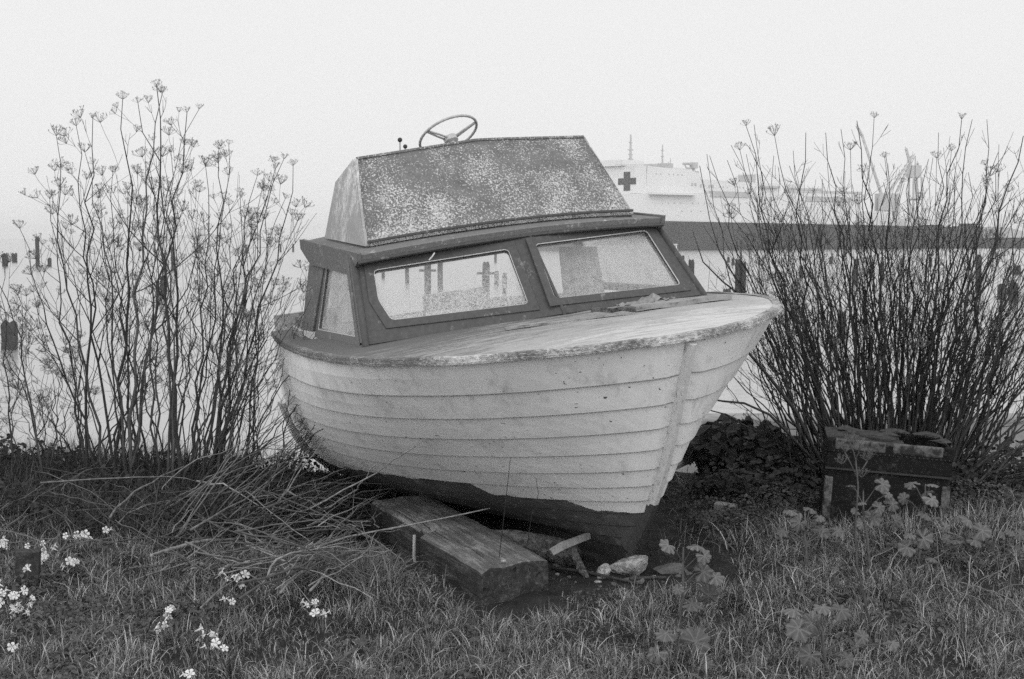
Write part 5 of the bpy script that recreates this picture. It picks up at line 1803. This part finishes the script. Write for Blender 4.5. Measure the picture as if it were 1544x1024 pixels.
P, N_ = cover(16000, -3.0, -.95, 4.8, 6.9, .07, 3, keep=lambda x, y: (x + 1.35 + (y - 5.2) * .22 + .22 * np.sin(y * 5)) < -.0)
leafset('ground_cover', P, N_, .019, M['leafm'], 'dark clover-like leaves covering the ground at the lower left', 'ground cover', 4)
P, N_ = cover(12000, 1.0, 3.4, 6.5, 8.3, .12, 5, keep=lambda x, y: (x - 1.05) > (7.3 - y) * .5)
leafset('ground_cover', P, N_, .020, M['leafm'], 'low leafy weeds between the bow and the chest', 'ground cover', 6)
P, N_ = cover(7000, -3.3, -.6, 7.2, 9.3, .22, 9)
leafset('ground_cover', P, N_, .03, M['leafd'], 'dark low leaves beneath the left thicket', 'ground cover', 8)
P, N_ = cover(6000, 1.2, 3.9, 8.1, 9.3, .35, 12)
leafset('ground_cover', P, N_, .035, M['leafd'], 'dark low leaves beneath the right thicket', 'ground cover', 13)

P, N_ = cover(16000, -2.6, 3.0, 4.8, 7.3, .06, 19, keep=lambda x, y: (np.sin(x * 3.3 + y * 1.1) * np.cos(y * 2.9 - x) > .25) & ~in_boat_hollow(x, y))
leafset('ground_cover', P, N_, .022, M['leafm'], 'patches of low broad-leaved weeds in the foreground turf', 'ground cover', 20)
# dark leafy bushes right behind the bow
def bush(px, py, Y, rx_, ry_, rz_, n, size, seed, label, name='leafy_bush', mat='leafd'):
    r_ = np.random.RandomState(seed)
    c = at(px, py, Y)
    e = empty(name, (c.x, c.y, float(gz(c.x, c.y))), label, 'bush')
    base = np.array([c.x, c.y, float(gz(c.x, c.y))])
    d = r_.normal(0, 1, (n, 3)); d /= np.linalg.norm(d, axis=1)[:, None]
    rr = r_.uniform(.25, 1, n) ** .5
    lump = 1 + .22 * np.sin(d[:, 0] * 7 + seed) * np.cos(d[:, 2] * 6 + d[:, 1] * 4)
    P = np.array([c.x, c.y, c.z]) + d * rr[:, None] * lump[:, None] * np.array([rx_, ry_, rz_])
    P[:, 2] = np.maximum(P[:, 2], gz(P[:, 0], P[:, 1]) - .3)
    leafset('foliage', P - base, d + r_.normal(0, .5, (n, 3)) + np.array([0, -.2, .5]), size, M[mat], None, None, seed + 1, parent=e)
    mb = MB(); rg_ = random.Random(seed)
    for k in range(9):
        q = P[rg_.randrange(n)] - base
        mb.tube([(rg_.uniform(-.05, .05), rg_.uniform(-.05, .05), -.05), Vector(q) * .5 + Vector((0, 0, .04)), Vector(q)], [.008, .006, .003], 5)
    mb.build('stems', M['stalk_dark'], e)
    return e


bush(1105, 676, 9.2, .36, .35, .20, 900, .085, 51, 'dark broad-leaved bush directly right of the bow, in front of the seawall')
bush(1165, 700, 9.0, .26, .30, .24, 800, .065, 52, 'dark leafy bush at the left foot of the right thicket')
bush(1120, 735, 8.5, .34, .22, .10, 700, .050, 53, 'low dark bush on the soil between the bow and the chest')
bush(10, 740, 8.6, .28, .35, .34, 1600, .035, 54, 'dense dark weedy bush at the left edge')
bush(395, 740, 9.0, .45, .3, .14, 900, .035, 55, 'low dark bush in the brush behind the brush pile')
bush(220, 745, 9.1, .7, .3, .20, 1800, .035, 56, 'low dark bush at the foot of the left thicket')
bush(85, 715, 8.9, .40, .3, .17, 1300, .032, 58, 'ragged dark weeds at the bank edge left of the left thicket')
bush(330, 722, 8.9, .30, .3, .16, 900, .032, 59, 'ragged dark weeds at the bank edge right of the left thicket')
bush(1480, 760, 8.3, .5, .4, .16, 1500, .04, 57, 'dark leafy weeds at the right edge beside the chest')

# ------------------------------------------------------------------ mallow plants
def mallow_leaf_mesh(seed):
    rg_ = random.Random(seed)
    V = [(0, 0, 0)]; Fc = []; T = [.75]
    n = 70; rings = (.3, .6, .85, 1.0)
    ph = [rg_.uniform(-.25, .25) for _ in range(9)]; ln_ = [rg_.uniform(.78, 1.08) for _ in range(9)]
    for ri, rr in enumerate(rings):
        for i in range(n + 1):
            f = i / n
            a = -math.pi * .88 + 2 * math.pi * .88 * f
            q = f * 7; k = int(min(q, 6.999)); u = q - k            # seven lobes
            lob = (.80 + .20 * math.sin(math.pi * u) ** .8) * (.5 + .5 * ln_[k])
            r_ = rr * (1 + (lob - 1) * rr)
            if ri == 3: r_ *= 1 + .05 * (1 if i % 2 else -1)
            vein = math.exp(-((u - .5) / .10) ** 2)
            fold = (.5 - abs(u - .5)) * 2
            z = -.30 * r_ ** 2 * (1 + ph[k]) + .16 * rr * (fold - .5) - .05 * vein * rr + rg_.uniform(-.012, .012) + .06 * math.sin(i * .9 + seed) * (ri == 3)
            V.append((r_ * math.sin(a), r_ * math.cos(a), z)); T.append(.38 + .5 * vein * (1 - .4 * rr) + rg_.uniform(-.08, .08))
    for i in range(n):
        Fc.append((0, 1 + i, 2 + i))
        for ri in range(3):
            o_ = 1 + ri * (n + 1); Fc.append((o_ + i, o_ + n + 1 + i, o_ + n + 2 + i, o_ + 1 + i))
    me = bpy.data.meshes.new('leaf'); me.from_pydata(V, [], Fc)
    a = me.attributes.new('tint', 'FLOAT', 'POINT'); a.data.foreach_set('value', T)
    me.polygons.foreach_set('use_smooth', [True] * len(me.polygons)); me.materials.append(M['mallow']); me.update()
    return me


ML = [mallow_leaf_mesh(s) for s in range(5)]
M['mstem'] = simple('mallow_stem', .05, .10, 20, bmp=0)
def mallow(bpx, bpy_, leaves, label, seed, group='mallow plants in the grass', stem_top=None, dy=0.0):
    """leaves: (px, py, width px, tilt towards camera deg)"""
    rg_ = random.Random(seed)
    b = gnd(bpx, bpy_); Y = b.y
    e = empty('mallow_plant', b, label, 'plant', group)
    top = at(stem_top[0], stem_top[1], Y) - b if stem_top else Vector((0, 0, .3))
    mb = MB()
    path = [Vector((0, 0, -.03))] + [top * f + Vector((rg_.uniform(-.008, .008), rg_.uniform(-.01, .01), 0)) for f in (.25, .5, .75, 1)]
    mb.tube(path, [.008, .007, .006, .005, .003], 6)
    mb.build('stem', M['mstem'], e, smooth=True)
    for k, (px, py, wpx, tilt) in enumerate(leaves):
        Yl = Y + rg_.uniform(-.07, .05)
        q = at(px, py, Yl) - b
        f = max(.05, min(1, (q.z - .03) / max(top.z, .05)))
        root = top * (f * .85)
        st_ = MB(); st_.tube([root, root.lerp(q, .6) + Vector((0, 0, .015)), q], [.0028, .0022, .0018], 5)
        s_ = wpx * Yl / F / 2.15 * rg_.uniform(.75, 1.1)
        lf = bpy.data.objects.new('leaf', rg_.choice(ML)); link(lf, e)
        lf.location = q; lf.scale = (s_, s_, s_)
        out = Vector((q.x - root.x, q.y - root.y, 0)); ang = math.atan2(-out.x, out.y) if out.length > .01 else rg_.uniform(0, 6)
        lf.rotation_euler = (Matrix.Rotation(R(tilt * .85 + rg_.uniform(-12, 12)), 3, 'X') @ Matrix.Rotation(ang + rg_.uniform(-.5, .5), 3, 'Z') @ Matrix.Rotation(rg_.uniform(-.6, .6), 3, 'Y')).to_euler()
        st_.build('leaf_stalk', M['mstem'], e)


mallow(1028, 958, [(1008, 822, 42, 22), (1050, 823, 34, 15), (1062, 838, 30, 75), (1060, 862, 48, 50), (1078, 870, 34, 35), (1030, 858, 26, 40), (1022, 888, 26, 60), (1068, 898, 50, 80), (1042, 910, 34, 40)], 'upright mallow in the grass in front of the right side of the bow', 1, stem_top=(1030, 825))
mallow(1024, 1010, [(1005, 955, 44, 25), (1048, 968, 56, 58), (990, 985, 48, 82), (1030, 950, 30, 20), (1065, 1000, 36, 50), (1045, 1018, 40, 60)], 'low broad-leaved mallow nearest the camera, below the upright one', 2, stem_top=(1020, 960))
mallow(1250, 1020, [(1205, 948, 54, 52), (1198, 920, 48, 15), (1268, 920, 52, 24), (1222, 988, 44, 70), (1276, 992, 40, 60), (1240, 915, 30, 18), (1300, 960, 30, 30), (1225, 940, 40, 40), (1345, 970, 26, 40)], 'large mallow low in the grass at the lower right', 3, stem_top=(1235, 930))
mallow(1315, 880, [(1283, 732, 26, 14), (1330, 730, 28, 20), (1298, 758, 22, 25), (1325, 765, 30, 50), (1345, 760, 26, 30), (1316, 780, 36, 64), (1350, 786, 28, 75), (1300, 790, 24, 70), (1338, 745, 20, 20), (1290, 770, 18, 40)], 'tall mallow standing in front of the left half of the chest', 4, stem_top=(1300, 740))
mallow(1382, 870, [(1375, 729, 28, 12), (1405, 730, 28, 14), (1397, 742, 26, 20), (1405, 752, 30, 60), (1395, 776, 30, 28), (1408, 780, 24, 20), (1425, 795, 24, 75), (1363, 752, 28, 70), (1392, 812, 36, 60), (1368, 825, 38, 62), (1405, 842, 30, 35), (1372, 806, 22, 20)], 'tall mallow standing in front of the right half of the chest', 5, stem_top=(1398, 730))
mallow(1215, 870, [(1192, 770, 28, 40), (1222, 768, 24, 16), (1206, 788, 32, 70), (1240, 800, 30, 24), (1262, 800, 30, 30), (1180, 800, 22, 50), (1235, 780, 20, 30)], 'mallow to the left of the chest corner', 6, stem_top=(1215, 775))
mallow(1455, 850, [(1460, 785, 30, 40), (1480, 800, 34, 50), (1445, 780, 26, 20), (1470, 815, 28, 60), (1440, 815, 26, 30), (1428, 812, 24, 30)], 'mallow with crinkled leaves right of the chest foot', 7, stem_top=(1462, 785))
mallow(1520, 850, [(1525, 802, 24, 20), (1538, 805, 24, 25), (1515, 806, 20, 30), (1530, 830, 28, 50), (1545, 835, 24, 40)], 'small mallow at the right edge beyond the chest', 8, stem_top=(1525, 805))
# young pale fennel sprig in front of the chest
b_ = gnd(1318, 960)
mb = MB()
P = [at(1315, 960, b_.y), at(1303, 900, b_.y), at(1292, 850, b_.y), at(1290, 790, b_.y), at(1294, 735, b_.y), at(1290, 690, b_.y)]
mb.tint = .7; mb.tube(P, [.005, .005, .0045, .004, .0035, .003], 6)
rg_ = random.Random(6)
e = empty('fennel_sprig', b_, 'single pale forked fennel sprig standing before the chest', 'plant')
for (x0, y0, x1, y1) in ((1294, 725, 1274, 682), (1294, 715, 1308, 695), (1290, 695, 1282, 668), (1292, 690, 1296, 672), (1308, 695, 1312, 682), (1274, 682, 1270, 672)):
    mb.tube([at(x0, y0, b_.y), at((x0 + x1) / 2 + 1, (y0 + y1) / 2, b_.y), at(x1, y1, b_.y)], .0028, 5)
o = mb.build('stalk', M['stalk'], e, smooth=True, tint=True)
for v in o.data.vertices: v.co -= b_
for (x1, y1) in ((1274, 682), (1308, 695), (1282, 668), (1296, 672), (1270, 700), (1300, 720)):
    u_ = bpy.data.objects.new('flower_head', rg_.choice(UM)); link(u_, e); u_.location = at(x1, y1, b_.y) - b_; u_.scale = (.8, .8, .8)
# thin dry twigs standing before the timber
for k, (pts, lb) in enumerate((([(748, 885), (755, 820), (762, 760), (768, 705), (770, 690)], 'thin dark twig standing up before the hull, left one'), ([(790, 870), (795, 820), (802, 775), (812, 745), (808, 720)], 'thin dark twig standing up before the hull, right one'), ([(789, 880), (787, 862), (786, 843)], 'short pale upright stem before the timber end'))):
    g = gnd(*pts[0]); mb = MB(); mb.tint = 0 if k < 2 else 1
    mb.tube([at(px, py, g.y) for px, py in pts], [.0022, .0020, .0018, .0014, .0011][:len(pts)] if k < 2 else .0030, 5)
    if k < 2: mb.tube([at(*pts[2], g.y), at(pts[2][0] + 9, pts[2][1] - 12, g.y)], .0018, 4)
    tag(mb.build('twig', M['stalk'], tint=True), lb, 'twig')

# ------------------------------------------------------------------ white flowers
def flower_mesh(seed):
    rg_ = random.Random(seed); V = []; Fc = []
    # trumpet of four/five petals on a tube
    n = 5
    for k in range(n):
        a = 2 * math.pi * k / n
        b0 = len(V)
        for (r_, w_, z) in ((.0, .0, 0), (.007, .003, .010), (.016, .009, .016), (.024, .008, .015), (.027, .0, .012)):
            for s_ in (-1, 1): V.append((r_ * math.cos(a) - s_ * w_ * math.sin(a), r_ * math.sin(a) + s_ * w_ * math.cos(a), z + rg_.uniform(-.001, .001)))
        for j in range(4): q = b0 + 2 * j; Fc.append((q, q + 1, q + 3, q + 2))
    mb = MB(); mb.add(V, Fc); mb.tube([(0, 0, -.022), (0, 0, -.008), (0, 0, .008)], [.0018, .003, .006], 6, cap=False)
    o = mb.build('blossom', M['petal'], tint=True); me = o.data; bpy.data.objects.remove(o); return me


FM = [flower_mesh(s) for s in range(3)]
rg = random.Random(31)
def flowers(clx, cly, n, sx, sy_, label, lift=.10):
    b = gnd(clx, cly + 28)
    e = empty('flowering_weed', b, label, 'plant', 'white flowering weeds in the grass')
    mb = MB(); fl = []
    for k in range(n):
        q = at(clx + rg.gauss(0, sx), cly + rg.gauss(0, sy_), b.y + rg.uniform(-.06, .06)) - b
        root = Vector((q.x * .4, rg.uniform(-.03, .03), -.02))
        mb.tube([root, root.lerp(q, .6) + Vector((0, 0, .02)), q], .0014, 4)
        fl.append(q)
    mb.build('stems', M['mstem'], e)
    for q in fl:
        o = bpy.data.objects.new('blossom', rg.choice(FM)); link(o, e); o.location = q
        d = Vector((rg.gauss(0, .9), rg.gauss(-.3, .6), rg.uniform(.1, 1))).normalized()
        o.rotation_euler = d.to_track_quat('Z', 'Y').to_euler(); s_ = rg.uniform(.5, .9); o.scale = (s_,) * 3


flowers(18, 915, 30, 16, 22, 'largest mass of white flowers at the lower left edge')
flowers(72, 838, 19, 17, 14, 'white flowers beside the old stake at the left')
flowers(8, 820, 5, 10, 6, 'few white flowers above the stake at the left edge')
flowers(110, 845, 5, 10, 8, 'loose white flowers right of the clump by the stake')
flowers(128, 810, 4, 5, 4, 'three small white flowers high at the left by the litter')
flowers(172, 801, 2, 6, 2, 'tiny pale flowers furthest back in the left grass')
flowers(344, 871, 5, 6, 4, 'white flowers just in front of the brush pile, left one of two')
flowers(366, 872, 4, 7, 5, 'white flowers just in front of the brush pile, right one of two')
flowers(346, 904, 3, 5, 2, 'small white flowers below those at the brush pile')
flowers(253, 926, 4, 7, 7, 'upper of two white flower groups in the open grass')
flowers(246, 946, 3, 4, 3, 'pair of white flowers low in the open left grass')
flowers(312, 958, 6, 9, 5, 'white flowers in the centre of the lower left grass')
flowers(320, 976, 5, 7, 3, 'white flowers lowest in the grass left of centre')
flowers(470, 911, 5, 9, 3, 'white flowers under the pale dead grass, left one')
flowers(490, 925, 4, 6, 2, 'white flowers under the pale dead grass, right one')
flowers(285, 1018, 3, 9, 2, 'white flowers at the bottom edge of the grass')
flowers(22, 975, 2, 6, 2, 'two pale flowers near the lower left corner')

# stake
g = gnd(42, 884)
mb = MB(); mb.box((-.052, -.04, -.1), (.052, .04, .165)); o = mb.build('wooden_stake', M['timber'], bevel=.006)
o.location = g; o.rotation_euler = (0, R(2), R(12)); tag(o, 'short dark square wooden stake among white flowers at the left', 'stake')

# ------------------------------------------------------------------ haze over the water
m, t, p, out = newmat('haze')
t.nodes.remove(p)
pv = t.nodes.new('ShaderNodeVolumePrincipled')
pv.inputs['Color'].default_value = (.74, .74, .74, 1)
pv.inputs['Density'].default_value = .00028
pv.inputs['Anisotropy'].default_value = .0
t.links.new(pv.outputs[0], out.inputs['Volume'])
mb = MB(); mb.box((-6100, -60, -4.6), (6100, 8600, 60))
tag(mb.build('haze', m), kind='stuff')
